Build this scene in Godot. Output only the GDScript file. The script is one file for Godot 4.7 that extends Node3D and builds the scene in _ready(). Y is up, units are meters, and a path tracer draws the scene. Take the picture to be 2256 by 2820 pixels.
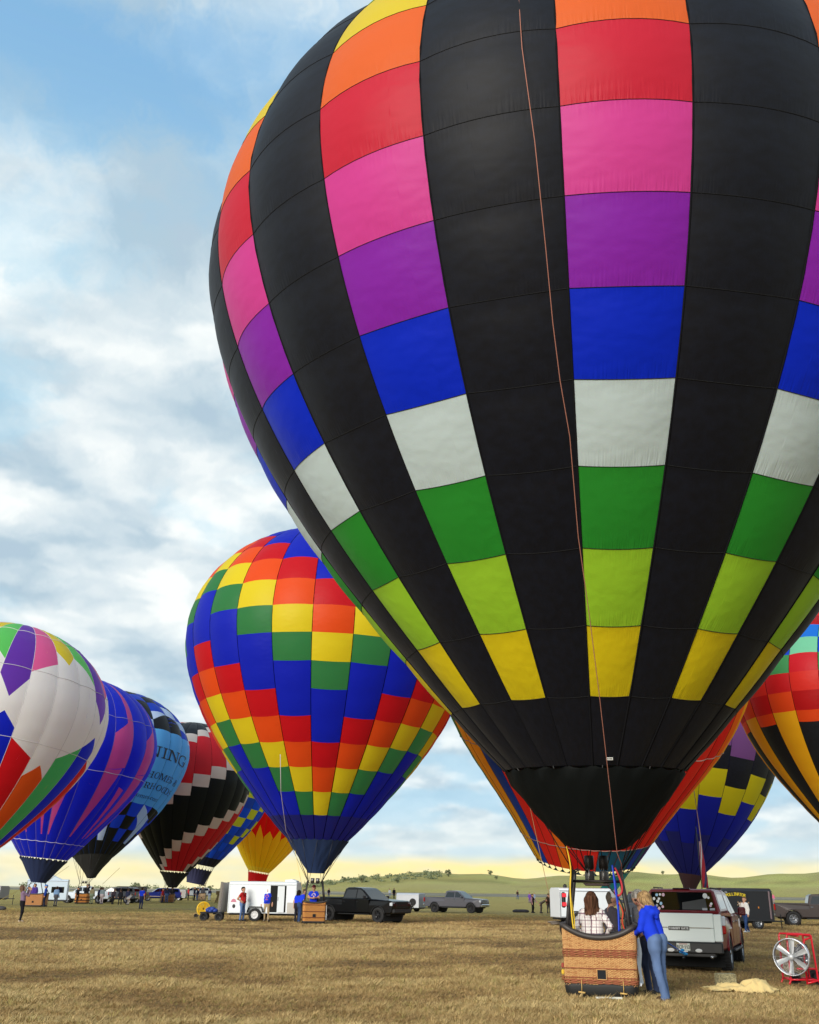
extends Node3D
# ---------------------------------------------------------------- helpers
var rng := RandomNumberGenerator.new()
var mats := {}
var eye := Vector3(0, 1.6, 0)
var cam: Camera3D

class MB:
	var st := SurfaceTool.new()
	func _init(smooth := false):
		st.begin(Mesh.PRIMITIVE_TRIANGLES)
		sm(smooth)
	func sm(smooth: bool) -> void:
		st.set_smooth_group(0 if smooth else -1)
	func tri(a: Vector3, b: Vector3, c: Vector3) -> void:
		st.add_vertex(a); st.add_vertex(c); st.add_vertex(b)
	func quad(a: Vector3, b: Vector3, c: Vector3, d: Vector3) -> void:
		tri(a, b, c); tri(a, c, d)
	func done() -> ArrayMesh:
		st.generate_normals()
		return st.commit()
	# box with chamfered edges
	func box(c: Vector3, s: Vector3, bev := 0.0, bs := Basis()) -> void:
		var h := s * 0.5
		bev = minf(bev, minf(h.x, minf(h.y, h.z)) * 0.8)
		var ax := [Vector3.RIGHT, Vector3.UP, Vector3.BACK]
		for i in 3:
			for sg in [-1.0, 1.0]:
				var n: Vector3 = ax[i] * sg
				var u: Vector3 = ax[(i + 1) % 3]
				var v: Vector3 = ax[(i + 2) % 3] * sg
				var ce: Vector3 = n * h[i]
				var du: Vector3 = u * (h[(i + 1) % 3] - bev)
				var dv: Vector3 = v * (h[(i + 2) % 3] - bev)
				quad(c + bs * (ce - du - dv), c + bs * (ce + du - dv), c + bs * (ce + du + dv), c + bs * (ce - du + dv))
		if bev <= 0.0:
			return
		for i in 3:
			var j := (i + 1) % 3
			var k := (i + 2) % 3
			for s1 in [-1.0, 1.0]:
				for s2 in [-1.0, 1.0]:
					var p: Vector3 = ax[i] * h[i] * s1 + ax[j] * (h[j] - bev) * s2
					var q: Vector3 = ax[i] * (h[i] - bev) * s1 + ax[j] * h[j] * s2
					var d: Vector3 = ax[k] * (h[k] - bev)
					if s1 * s2 > 0:
						quad(c + bs * (p - d), c + bs * (q - d), c + bs * (q + d), c + bs * (p + d))
					else:
						quad(c + bs * (q - d), c + bs * (p - d), c + bs * (p + d), c + bs * (q + d))
		for sx in [-1.0, 1.0]:
			for sy in [-1.0, 1.0]:
				for sz in [-1.0, 1.0]:
					var e := Vector3(sx, sy, sz)
					var a := c + bs * (e * (h - Vector3(0, bev, bev)))
					var b := c + bs * (e * (h - Vector3(bev, 0, bev)))
					var d := c + bs * (e * (h - Vector3(bev, bev, 0)))
					if sx * sy * sz > 0:
						tri(a, b, d)
					else:
						tri(a, d, b)
	func tube(pts: Array, r, n := 8, caps := true) -> void:
		var m := pts.size()
		var rings := []
		var side := Vector3.ZERO
		for i in m:
			var t: Vector3 = (pts[mini(i + 1, m - 1)] - pts[maxi(i - 1, 0)]).normalized()
			if side == Vector3.ZERO:
				side = t.cross(Vector3.UP if absf(t.y) < 0.9 else Vector3.RIGHT).normalized()
			else:
				side = (side - t * side.dot(t)).normalized()
			var up := side.cross(t)
			var rr: float = r[i] if r is Array else r
			var ring := PackedVector3Array()
			for k in n:
				var a := TAU * k / n
				ring.append(pts[i] + (side * cos(a) + up * sin(a)) * rr)
			rings.append(ring)
		for i in m - 1:
			for k in n:
				var k2 := (k + 1) % n
				quad(rings[i][k2], rings[i][k], rings[i + 1][k], rings[i + 1][k2])
		if caps:
			for k in n:
				tri(pts[0], rings[0][k], rings[0][(k + 1) % n])
				tri(pts[m - 1], rings[m - 1][(k + 1) % n], rings[m - 1][k])
	func cyl(a: Vector3, b: Vector3, r0: float, r1 := -1.0, n := 10) -> void:
		tube([a, b], [r0, r0 if r1 < 0 else r1], n)
	# profile of (radius, height) from bottom to top round the y axis of xf
	func lathe(pr: Array, n := 16, xf := Transform3D()) -> void:
		for i in pr.size() - 1:
			for k in n:
				var a := TAU * k / n
				var b := TAU * (k + 1) / n
				var p := func(q: Vector2, t: float) -> Vector3: return xf * Vector3(q.x * cos(t), q.y, -q.x * sin(t))
				quad(p.call(pr[i], a), p.call(pr[i], b), p.call(pr[i + 1], b), p.call(pr[i + 1], a))
	func ball(c: Vector3, r: Vector3, n := 10, bs := Basis()) -> void:
		var pr := []
		for i in n + 1:
			var a := -PI / 2 + PI * i / n
			pr.append(Vector2(maxf(cos(a), 0.0005), sin(a)))
		lathe(pr, n + 2, Transform3D(bs.scaled_local(r), c))
	# outline in x-y (anticlockwise seen from +z), extruded to z = +-width(x, y), rim chamfered
	func prism(poly: PackedVector2Array, hw: float, bev := 0.02, xf := Transform3D(), ty := 99.0, tk := 0.0, tx := 99.0, txk := 0.0) -> void:
		var n := poly.size()
		var inner := PackedVector2Array()
		for i in n:
			var a := (poly[i] - poly[(i + n - 1) % n]).normalized()
			var b := (poly[(i + 1) % n] - poly[i]).normalized()
			var na := Vector2(-a.y, a.x)
			var nb := Vector2(-b.y, b.x)
			var m := (na + nb)
			m = m / maxf(m.length_squared() * 0.5, 0.5)
			inner.append(poly[i] + m * bev)
		var w := func(p: Vector2) -> float: return hw - maxf(0, p.y - ty) * tk - maxf(0, absf(p.x) - tx) * txk
		var ids := Geometry2D.triangulate_polygon(inner)
		if ids.is_empty():
			inner = poly
			ids = Geometry2D.triangulate_polygon(inner)
		for t in range(0, ids.size(), 3):
			var a := inner[ids[t]]
			var b := inner[ids[t + 1]]
			var c := inner[ids[t + 2]]
			if (b - a).cross(c - a) < 0:
				var s := b
				b = c
				c = s
			tri(xf * Vector3(a.x, a.y, w.call(a)), xf * Vector3(b.x, b.y, w.call(b)), xf * Vector3(c.x, c.y, w.call(c)))
			tri(xf * Vector3(a.x, a.y, -w.call(a)), xf * Vector3(c.x, c.y, -w.call(c)), xf * Vector3(b.x, b.y, -w.call(b)))
		for i in n:
			var j := (i + 1) % n
			var rows := []
			for q in [i, j]:
				var o := poly[q]
				var u := inner[q]
				var wo: float = w.call(o)
				var wi: float = w.call(u)
				rows.append([Vector3(u.x, u.y, wi), Vector3(o.x, o.y, wo - bev), Vector3(o.x, o.y, -wo + bev), Vector3(u.x, u.y, -wi)])
			for k in 3:
				quad(xf * rows[0][k], xf * rows[0][k + 1], xf * rows[1][k + 1], xf * rows[1][k])
	# sheet from a grid of points, rows[i][j]; front towards (along rows) x (along columns)
	func sheet(rows: Array) -> void:
		for i in rows.size() - 1:
			for j in rows[i].size() - 1:
				quad(rows[i][j], rows[i][j + 1], rows[i + 1][j + 1], rows[i + 1][j])

func srgb(r: float, g: float, b: float) -> Color:
	return Color(r / 255.0, g / 255.0, b / 255.0)

func M(key: String, c := Color.WHITE, rough := 0.7, metal := 0.0) -> StandardMaterial3D:
	if mats.has(key):
		return mats[key]
	var m := StandardMaterial3D.new()
	m.resource_name = key
	m.albedo_color = c
	m.roughness = rough
	m.metallic = metal
	mats[key] = m
	return m

func obj(called: String, mesh: Mesh, m: Material, parent: Node = null) -> MeshInstance3D:
	var o := MeshInstance3D.new()
	o.name = called if parent else numbered(called)
	o.mesh = mesh
	if m:
		o.material_override = m
	(parent if parent else self).add_child(o, true)
	if parent:
		fix_name(o, called, parent)
	return o

var used := {}
func numbered(called: String) -> String:
	used[called] = used.get(called, -1) + 1
	return called if used[called] == 0 else "%s_%03d" % [called, used[called]]

var used_parts := {}
func fix_name(o: Node, called: String, parent: Node) -> void:
	var key := str(parent.get_instance_id()) + called
	used_parts[key] = used_parts.get(key, -1) + 1
	if used_parts[key] > 0:
		o.name = "%s_%03d" % [called, used_parts[key]]

func tag(o: Node, label: String, category: String, group := "") -> Node:
	o.set_meta("label", label)
	o.set_meta("category", category)
	if group:
		o.set_meta("group", group)
	return o

func thing(called: String, label: String, category: String, at: Vector3, turn := 0.0, group := "") -> Node3D:
	var o := Node3D.new()
	o.name = numbered(called)
	add_child(o)
	o.position = at
	o.rotation.y = deg_to_rad(turn)
	tag(o, label, category, group)
	return o

func sub(called: String, parent: Node, at := Vector3.ZERO) -> Node3D:
	var o := Node3D.new()
	o.name = called
	parent.add_child(o, true)
	fix_name(o, called, parent)
	o.position = at
	return o

func struct(called: String, mesh: Mesh, m: Material) -> MeshInstance3D:
	var o := obj(called, mesh, m)
	o.set_meta("kind", "structure")
	return o

func noise(sd: int, freq: float, oct := 4, type := FastNoiseLite.TYPE_SIMPLEX_SMOOTH) -> FastNoiseLite:
	var n := FastNoiseLite.new()
	n.seed = sd
	n.frequency = freq
	n.fractal_octaves = oct
	n.noise_type = type
	return n

func rise(r: float) -> float:
	return smoothstep(150.0, 290.0, r) * 1.25

# height of the ground at a place
func ground_y(x: float, z: float) -> float:
	var r := sqrt(x * x + z * z)
	var y := rise(r)
	if r > 290.0:
		var az := rad_to_deg(atan2(x, -z))
		var right := smoothstep(-9.0, 5.0, az)
		var k := smoothstep(300.0, 640.0, r)
		var top := 7.0 * smoothstep(-8.0, -2.0, az) + 4.6 * right + 3.0 * smoothstep(10.0, 24.0, az)
		top += 1.6 * sin(az * 0.55 + 1.0) * right + 0.7 * sin(az * 1.7) * right
		y += k * top
		y -= smoothstep(640.0, 1000.0, r) * top * 0.4
		if az < -9.0:
			y += smoothstep(500.0, 2500.0, r) * 1.0
	return y

func palette() -> void:
	M("black_plastic", Color(0.12, 0.12, 0.125), 0.6)
	M("chrome", Color(0.75, 0.76, 0.78), 0.15, 1.0)
	M("rim_grey", Color(0.55, 0.56, 0.58), 0.35, 0.8)
	M("rim_bright", Color(0.7, 0.7, 0.72), 0.25, 0.9)
	M("rim_black", Color(0.16, 0.16, 0.17), 0.4, 0.5)
	M("rim_white", Color(0.85, 0.85, 0.85), 0.5)
	M("tyre", Color(0.14, 0.14, 0.145), 0.85)
	M("underbody", Color(0.07, 0.07, 0.07), 0.9)
	M("lamp_glass", Color(0.75, 0.77, 0.8), 0.08)
	M("tail_red", Color(0.62, 0.03, 0.03), 0.15)
	M("letter_white", Color(0.82, 0.82, 0.82), 0.6)
	M("steel_dark", Color(0.25, 0.25, 0.26), 0.4, 0.8)
	M("scuffed_leather", srgb(25, 26, 26), 0.65)
	M("rim_leather", srgb(56, 50, 48), 0.5)
	M("upright_leather", srgb(34, 30, 30), 0.55)
	M("basket_floor", srgb(110, 84, 56), 0.8)
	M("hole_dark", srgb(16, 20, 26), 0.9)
	M("banner_white", srgb(226, 230, 236), 0.7)
	M("burner_dark", Color(0.14, 0.12, 0.11), 0.45, 0.6)
	M("burner_steel", Color(0.45, 0.44, 0.43), 0.35, 0.9)
	M("black_skirt", srgb(22, 22, 24), 0.75)

# ---------------------------------------------------------------- camera, sky, light
func set_camera() -> void:
	cam = Camera3D.new()
	cam.name = "camera"
	add_child(cam)
	cam.position = eye
	cam.basis = Basis(Vector3.RIGHT, atan(1050.0 / 2700.0)) * Basis(Vector3.BACK, 0.0142)
	cam.fov = rad_to_deg(2.0 * atan(1410.0 / 2700.0))
	cam.near = 0.1
	cam.far = 6000.0
	cam.current = true

func make_sky() -> ImageTexture:
	var w := 3456
	var h := 1728
	var data := PackedByteArray()
	data.resize(w * h * 3)
	var n1 := noise(11, 0.9, 7)
	n1.domain_warp_enabled = true
	n1.domain_warp_amplitude = 0.28
	n1.domain_warp_frequency = 1.6
	n1.domain_warp_fractal_octaves = 4
	var n2 := noise(23, 1.7, 6)
	n2.domain_warp_enabled = true
	n2.domain_warp_amplitude = 0.2
	n2.domain_warp_frequency = 2.0
	n2.domain_warp_fractal_octaves = 3
	var n3 := noise(5, 0.55, 2)
	var sn := PackedFloat32Array()
	var cs := PackedFloat32Array()
	var gw := PackedFloat32Array()
	for i in w:
		var az := (float(i) + 0.5) / w * TAU
		sn.append(sin(az))
		cs.append(-cos(az))
		var off := wrapf(az - 0.09, -PI, PI)
		gw.append(0.42 + 0.58 * exp(-pow(off / 0.30, 2)))
	for j in h / 2:
		var el := PI * (0.5 - (j + 0.5) / h)
		var ce := cos(el)
		var y := sin(el)
		var d := rad_to_deg(el)
		var k := 1.0 / (y + 0.16)
		var top := smoothstep(30.0, 46.0, d)
		var low := 1.0 - smoothstep(7.0, 15.0, d)
		var br := lerpf(lerpf(0.62, 0.66, low), 0.44, top)
		var bg := lerpf(lerpf(0.79, 0.80, low), 0.65, top)
		var bb := lerpf(0.88, 0.83, top)
		var cover := lerpf(lerpf(0.36, 0.16, low), 0.06, top)
		var glow := 1.0 - smoothstep(1.35, 2.15, d)
		var under := 1.0 - smoothstep(2.2, 5.0, d)
		var s := k * 1.0
		var at := j * w * 3
		for i in w:
			var x := sn[i] * ce
			var z := cs[i] * ce
			var px := x * s * (1.0 + low * 0.2)
			var pz := z * s
			var c := n1.get_noise_2d(px * 1.75 + 13.1, pz * 1.75) + 0.45 * n3.get_noise_3d(x * 3.0, y * 3.0, z * 3.0)
			var g := n2.get_noise_2d(px * 1.5 + 7.0, pz * 1.5 + 2.0) - 0.35 * top
			var a := 0.25 + 0.75 * smoothstep(-0.30, 0.34, c + cover)
			a *= lerpf(1.0, 0.88, low)
			var sh := clampf(0.54 + 1.1 * g, 0.0, 1.0)
			var cr := lerpf(0.66, 0.925, sh)
			var cg := lerpf(0.745, 0.94, sh)
			var cb := lerpf(0.80, 0.935, sh)
			var r := lerpf(br, cr, a)
			var gg := lerpf(bg, cg, a)
			var b := lerpf(bb, cb, a)
			var gl := glow * (0.9 + 0.5 * c) * gw[i]
			r = lerpf(lerpf(r, 0.88, under * 0.5), 0.985, clampf(gl, 0, 1))
			gg = lerpf(lerpf(gg, 0.90, under * 0.5), 0.90, clampf(gl, 0, 1))
			b = lerpf(lerpf(b, 0.88, under * 0.5), 0.62, clampf(gl, 0, 1))
			data[at] = int(clampf(r, 0, 1) * 255.0)
			data[at + 1] = int(clampf(gg, 0, 1) * 255.0)
			data[at + 2] = int(clampf(b, 0, 1) * 255.0)
			at += 3
	for j in range(h / 2, h):
		var at := j * w * 3
		for i in range(0, w * 3, 3):
			data[at + i] = 120
			data[at + i + 1] = 105
			data[at + i + 2] = 70
	return ImageTexture.create_from_image(Image.create_from_data(w, h, false, Image.FORMAT_RGB8, data))

func set_light() -> void:
	var env := Environment.new()
	env.background_mode = Environment.BG_SKY
	var sm := PanoramaSkyMaterial.new()
	sm.panorama = make_sky()
	env.sky = Sky.new()
	env.sky.sky_material = sm
	env.background_energy_multiplier = 0.46
	env.tonemap_mode = Environment.TONE_MAPPER_LINEAR
	env.tonemap_exposure = 2.6
	env.sdfgi_enabled = true
	env.ssao_enabled = true
	env.ssil_enabled = true
	var we := WorldEnvironment.new()
	we.name = "world_environment"
	we.environment = env
	add_child(we)
	var sun := DirectionalLight3D.new()
	sun.name = "sun"
	add_child(sun)
	sun.rotation = Vector3(deg_to_rad(-18), deg_to_rad(-30), 0)
	sun.light_color = Color(1.0, 0.97, 0.92)
	sun.light_energy = 0.48
	sun.light_angular_distance = 30.0
	sun.shadow_enabled = true

# ---------------------------------------------------------------- ground
func ground() -> void:
	var n := noise(3, 0.03, 4)
	var n2 := noise(9, 0.22, 4)
	var n3 := noise(17, 0.008, 3)
	var rr := [0.0]
	var r := 5.0
	while r < 3600.0:
		rr.append(r)
		r *= 1.045 if r < 150 else 1.06
	var az := []
	var a := -180.0
	while a < 180.0:
		az.append(a)
		a += 0.6 if absf(a) < 33.0 else 5.0
	var v := PackedVector3Array()
	var nm := PackedVector3Array()
	var col := PackedColorArray()
	var idx := PackedInt32Array()
	var straw := Color(0.42, 0.285, 0.125)
	var brown := Color(0.28, 0.18, 0.082)
	var pale := Color(0.50, 0.365, 0.17)
	var yellowish := Color(0.56, 0.46, 0.15)
	var green := Color(0.60, 0.55, 0.20)
	var bright := Color(0.66, 0.67, 0.22)
	for q in rr:
		for t in az:
			var x: float = q * sin(deg_to_rad(t))
			var z: float = -q * cos(deg_to_rad(t))
			var y: float = ground_y(x, z) + (0.03 * n2.get_noise_2d(x, z) if q < 120 else 0.0)
			v.append(Vector3(x, y, z))
			var e: float = 0.5 + q * 0.01
			nm.append(Vector3(ground_y(x - e, z) - ground_y(x + e, z), 2 * e, ground_y(x, z - e) - ground_y(x, z + e)).normalized())
			var f := n.get_noise_2d(x, z * 1.3) + 1.0 * n2.get_noise_2d(x, z * 1.1)
			var c := straw.lerp(brown, clampf(0.5 + f * 1.5, 0, 1)).lerp(pale, clampf(-f * 1.4, 0, 1))
			c = c.lerp(yellowish, smoothstep(58.0, 120.0, q + 30.0 * f) * 0.85)
			c = c.lerp(green, smoothstep(150.0, 330.0, q + 40.0 * f) * (0.55 + 0.4 * n3.get_noise_2d(x, z * 2.0)))
			var hill: float = smoothstep(330.0, 480.0, q) * smoothstep(-12.0, 2.0, t)
			c = c.lerp(bright, clampf(hill * (0.25 + smoothstep(0.0, 16.0, t) * 0.6 + n3.get_noise_2d(x * 2.0, z * 3.0) * 1.3), 0, 1))
			c = c.lerp(Color(0.26, 0.26, 0.10), clampf(hill * (n3.get_noise_2d(x * 1.6 + 500.0, z * 9.0) * 1.8 - 0.15), 0, 0.55))
			c = c.lerp(Color(0.60, 0.52, 0.24), clampf(smoothstep(190.0, 300.0, q) * (n3.get_noise_2d(x * 1.3 - 300.0, z * 12.0) * 1.9), 0, 0.6))
			col.append(c)
	var m := az.size()
	for i in rr.size() - 1:
		for j in m:
			var j2 := (j + 1) % m
			var p := i * m
			var p2 := p + m
			idx.append_array([p + j, p2 + j, p2 + j2, p + j, p2 + j2, p + j2])
	var arr := []
	arr.resize(Mesh.ARRAY_MAX)
	arr[Mesh.ARRAY_VERTEX] = v
	arr[Mesh.ARRAY_NORMAL] = nm
	arr[Mesh.ARRAY_COLOR] = col
	arr[Mesh.ARRAY_INDEX] = idx
	var mesh := ArrayMesh.new()
	mesh.add_surface_from_arrays(Mesh.PRIMITIVE_TRIANGLES, arr)
	var mt := M("dry_grass_ground", Color.WHITE, 0.95)
	mt.vertex_color_use_as_albedo = true
	mt.albedo_texture = grass_texture()
	mt.uv1_triplanar = true
	mt.uv1_world_triplanar = true
	mt.uv1_scale = Vector3(0.22, 0.22, 0.22)
	mt.metallic_specular = 0.2
	struct("ground", mesh, mt)
	# dry grass standing in the near field
	var tuft := MB.new()
	for k in 15:
		var ang := rng.randf() * TAU
		var rad := rng.randf() * 0.05
		var b := Vector3(cos(ang) * rad, -0.01, sin(ang) * rad)
		var hgt := rng.randf_range(0.05, 0.12)
		var lean := Vector3(cos(ang + rng.randf()) , 0, sin(ang + rng.randf())) * hgt * rng.randf_range(0.2, 0.9)
		var sd := Vector3(-sin(ang), 0, cos(ang)) * 0.0036
		var mid := b + lean * 0.4 + Vector3(0, hgt * 0.65, 0)
		tuft.quad(b - sd, b + sd, mid + sd * 0.8, mid - sd * 0.8)
		tuft.tri(mid - sd * 0.8, mid + sd * 0.8, b + lean + Vector3(0, hgt, 0))
	var tm := M("dry_grass", Color.WHITE, 0.9)
	tm.vertex_color_use_as_albedo = true
	tm.backlight_enabled = true
	tm.backlight = Color(0.3, 0.3, 0.3)
	tm.metallic_specular = 0.2
	var mm := MultiMesh.new()
	mm.transform_format = MultiMesh.TRANSFORM_3D
	mm.use_colors = true
	mm.mesh = tuft.done()
	mm.instance_count = 230000
	for i in mm.instance_count:
		var z := 10.0 * pow(9.0, pow(rng.randf(), 1.1))
		var x := z * rng.randf_range(-0.47, 0.50)
		var f := n.get_noise_2d(x, -z * 1.3) + 1.0 * n2.get_noise_2d(x, -z * 1.1)
		var sc := rng.randf_range(0.45, 1.0) * (0.72 - 0.6 * clampf(f, -0.7, 0.7)) * (1.6 if n2.get_noise_2d(x * 6.0, z * 6.0) > 0.28 else 1.0) * clampf(z / 50.0, 0.9, 1.2)
		var bs := Basis(Vector3.UP, rng.randf() * TAU).scaled(Vector3(sc * 1.3, sc, sc * 1.3))
		mm.set_instance_transform(i, Transform3D(bs, Vector3(x, 0.03 * n2.get_noise_2d(x, -z) - 0.005, -z)))
		var c := straw.lerp(brown, clampf(0.45 + f * 1.3 + rng.randf_range(-0.3, 0.3), 0, 1)).lerp(pale, clampf(-f * 1.3 + rng.randf_range(-0.2, 0.5), 0, 1))
		if rng.randf() < 0.10:
			c = c.lerp(Color(0.26, 0.27, 0.07), 0.5)
		c = c.lerp(yellowish, smoothstep(58.0, 120.0, z + 30.0 * f) * 0.85)
		mm.set_instance_color(i, c * rng.randf_range(0.85, 1.35))
	var g := MultiMeshInstance3D.new()
	g.name = "dry_grass"
	g.multimesh = mm
	g.material_override = tm
	add_child(g)
	tag(g, "dry straw coloured grass tufts covering the near field", "grass")
	g.set_meta("kind", "stuff")
	# the far road and its guard rail
	var rd := MB.new()
	var rl := MB.new()
	var pts := []
	for i in 61:
		var x := -260.0 + i * 10.0
		pts.append(Vector3(x, 0, -262.0 - x * 0.06))
	for i in 60:
		var p: Vector3 = pts[i]
		var q: Vector3 = pts[i + 1]
		for s in [p, q]:
			pass
		var f := func(u: Vector3, dz: float, up: float) -> Vector3: return Vector3(u.x, ground_y(u.x, u.z + dz) + up, u.z + dz)
		rd.quad(f.call(p, 4.5, 0.25), f.call(q, 4.5, 0.25), f.call(q, -4.5, 0.5), f.call(p, -4.5, 0.5))
		rd.quad(f.call(p, 6.0, -0.1), f.call(q, 6.0, -0.1), f.call(q, 4.5, 0.25), f.call(p, 4.5, 0.25))
	struct("road", rd.done(), M("road", srgb(128, 122, 104), 0.9))
	var gr := thing("guard_rail", "long low grey guard rail along the far road", "guard rail", Vector3.ZERO)
	for i in 60:
		var p: Vector3 = pts[i] + Vector3(0, 0, 5.5)
		var q: Vector3 = pts[i + 1] + Vector3(0, 0, 5.5)
		p.y = ground_y(p.x, p.z) + 0.55
		q.y = ground_y(q.x, q.z) + 0.55
		rl.box((p + q) / 2, Vector3(p.distance_to(q), 0.32, 0.06), 0.0, Basis(Vector3.UP, atan2(-(q - p).z, (q - p).x)))
		for k in 2:
			var b := p.lerp(q, k * 0.5)
			rl.box(b - Vector3(0, 0.35, 0.08), Vector3(0.15, 0.7, 0.12))
	obj("rail", rl.done(), M("rail", srgb(120, 120, 112), 0.6, 0.3), gr)

func grass_texture() -> ImageTexture:
	var s := 512
	var a := noise(41, 0.09, 4)
	var b := noise(42, 0.02, 3)
	var ia := a.get_seamless_image(s, s)
	var ib := b.get_seamless_image(s, s)
	var im := Image.create(s, s, false, Image.FORMAT_RGB8)
	for y in s:
		for x in s:
			var q := ia.get_pixel(x, y).r * 0.65 + ib.get_pixel(x, y).r * 0.35
			q = clampf(0.80 + (q - 0.5) * 1.1, 0.4, 1.0)
			im.set_pixel(x, y, Color(q, q * 0.985, q * 0.95))
	return ImageTexture.create_from_image(im)

# ---------------------------------------------------------------- hot air balloons
var SR := [3.66, 4.641, 5.589, 6.572, 7.564, 8.587, 9.659, 10.786, 11.962, 13.153, 14.38, 15.52, 16.52, 17.35, 17.99, 18.46, 18.76, 18.92]
var RR := [1.575, 2.506, 3.337, 4.168, 4.941, 5.642, 6.267, 6.772, 7.132, 7.272, 7.06, 6.56, 5.83, 4.90, 3.82, 2.65, 1.43, 0.02]

func cat(t: Array, v: float) -> float:
	var i := clampi(int(v), 0, 16)
	var f := v - i
	var p1: float = t[i]
	var p2: float = t[i + 1]
	var p0: float = t[i - 1] if i > 0 else 2 * p1 - p2
	var p3: float = t[i + 2] if i < 16 else 2 * p2 - p1
	return p1 + 0.5 * f * (p2 - p0 + f * (2 * p0 - 5 * p1 + 4 * p2 - p3 + f * (3 * (p1 - p2) + p3 - p0)))

class Bal:
	var m: Vector3
	var R := 7.0
	var k := 1.0
	var a: Vector3
	var u: Vector3
	var w: Vector3
	var mouth := 0.2166
	var n := 24
	var th0 := 0.0
	var alt := 0.0
	var bulge := 0.085
	var pinch := 0.012
	var root: Node3D
	var cols := {}
	var rear := {}
	var tape_col := Color(0.01, 0.01, 0.012)

func balloon(label: String, m: Vector3, R: float, k: float, tx: float, tz: float, mouth: float, n: int, th0: float, opt := {}) -> Bal:
	var b := Bal.new()
	b.m = m
	b.R = R
	b.k = k
	b.a = Vector3(sin(tx), cos(tx) * cos(tz), cos(tx) * sin(tz))
	b.u = (Vector3.RIGHT - b.a * b.a.x).normalized()
	b.w = b.u.cross(b.a)
	if b.w.z < 0:
		b.w = -b.w
	b.mouth = mouth
	b.n = n
	b.th0 = deg_to_rad(th0)
	for q in opt:
		b.set(q, opt[q])
	b.root = thing("hot_air_balloon", label, "hot air balloon", m, 0.0)
	return b

# the skin (in the balloon's own axes): gore g, place u across it, row v
func skin(b: Bal, g: int, u: float, v: float) -> Vector3:
	var t0 := b.th0 + (g - (b.alt if g % 2 != 0 else 0.0)) * TAU / b.n
	var t1 := b.th0 + (g + 1 - (b.alt if (g + 1) % 2 != 0 else 0.0)) * TAU / b.n
	var t := lerpf(t0, t1, u)
	var sn := (cat(SR, v) - 3.66) / 7.272
	var rn := cat(RR, v) / 7.272
	var q := clampf(1.0 - sn / 0.6, 0, 1)
	rn = maxf(rn + (b.mouth - 0.2166) * q * q, 0.003)
	# polygonal between the tapes, plus the bulge of the gore
	var half := (t1 - t0) / 2
	var flat := cos(half) / cos(t - (t0 + t1) / 2)
	var gw := rn * (t1 - t0)
	var e := 0.004
	var dr := cat(RR, minf(v + e, 17)) - cat(RR, maxf(v - e, 0))
	var ds := (cat(SR, minf(v + e, 17)) - cat(SR, maxf(v - e, 0))) * b.k
	var nn := Vector2(ds, -dr).normalized()
	var out := gw * b.bulge * pow(maxf(1.0 - pow(2.0 * u - 1.0, 2), -0.2), 1.0) + (1.0 - flat) * 0.0
	out += b.pinch * (absf(sin(PI * v)) - 1.0) * (4.0 * u * (1.0 - u)) * 0.6 / b.R * 7.0 * 0.5
	rn = rn * flat + out * nn.x
	sn += out * nn.y / b.k
	return (b.a * (sn * b.k) + (b.u * sin(t) + b.w * cos(t)) * rn) * b.R

func fabric(c: Color) -> StandardMaterial3D:
	var key := "nylon_" + c.to_html(false)
	if mats.has(key):
		return mats[key]
	var l := c.srgb_to_linear()
	var top := maxf(l.r, maxf(l.g, l.b))
	var m := M(key, c, 0.5)
	m.metallic_specular = 0.35
	m.rim_enabled = true
	m.rim = 0.12
	m.rim_tint = 0.3
	if top <= 0.03:
		m.roughness = 0.56
		m.metallic_specular = 0.3
		m.albedo_color = Color(c.r * 1.3, c.g * 1.36, c.b * 1.55)
		m.albedo_texture = mottle()
	else:
		m.backlight_enabled = true
		var s := 0.85 / top
		m.backlight = Color(l.r * s, l.g * s, l.b * s).linear_to_srgb()
	m.heightmap_enabled = true
	m.heightmap_texture = wrinkles()
	m.heightmap_scale = 1.5 if top > 0.03 else 0.7
	return m

var mottle_tex: ImageTexture
func mottle() -> ImageTexture:
	if mottle_tex:
		return mottle_tex
	var s := 512
	var a := noise(81, 0.012, 5).get_seamless_image(s, s)
	var c := noise(82, 0.11, 3).get_seamless_image(s, s)
	var im := Image.create(s, s, false, Image.FORMAT_RGB8)
	for y in s:
		for x in s:
			var h := a.get_pixel(x, y).r
			var f := c.get_pixel(x, (y / 6) % s).r
			var q := clampf(0.76 + (h - 0.5) * 0.18 + (f - 0.5) * 0.08, 0.3, 1.0)
			im.set_pixel(x, y, Color(q * lerpf(1.0, 0.93, h), q * 0.98, q * lerpf(0.93, 1.0, h)))
	mottle_tex = ImageTexture.create_from_image(im)
	return mottle_tex

var wrinkle_tex: ImageTexture
func wrinkles() -> ImageTexture:
	if wrinkle_tex:
		return wrinkle_tex
	var s := 256
	var a := noise(71, 1.0, 3)
	var c := noise(72, 1.0, 2)
	var im := Image.create(s, s, false, Image.FORMAT_L8)
	for y in s:
		var fy := y / float(s)
		var edge := pow(1.0 - minf(fy, 1.0 - fy) * 2.0, 3.0) * (1.0 if fy > 0.5 else 0.45)
		for x in s:
			var fx := x / float(s)
			var h := 0.5 + 0.42 * a.get_noise_2d(fx * 34.0, fy * 2.2) * edge + 0.25 * c.get_noise_2d(fx * 3.0, fy * 4.0)
			im.set_pixel(x, y, Color(h, h, h))
	wrinkle_tex = ImageTexture.create_from_image(im)
	return wrinkle_tex

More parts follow.
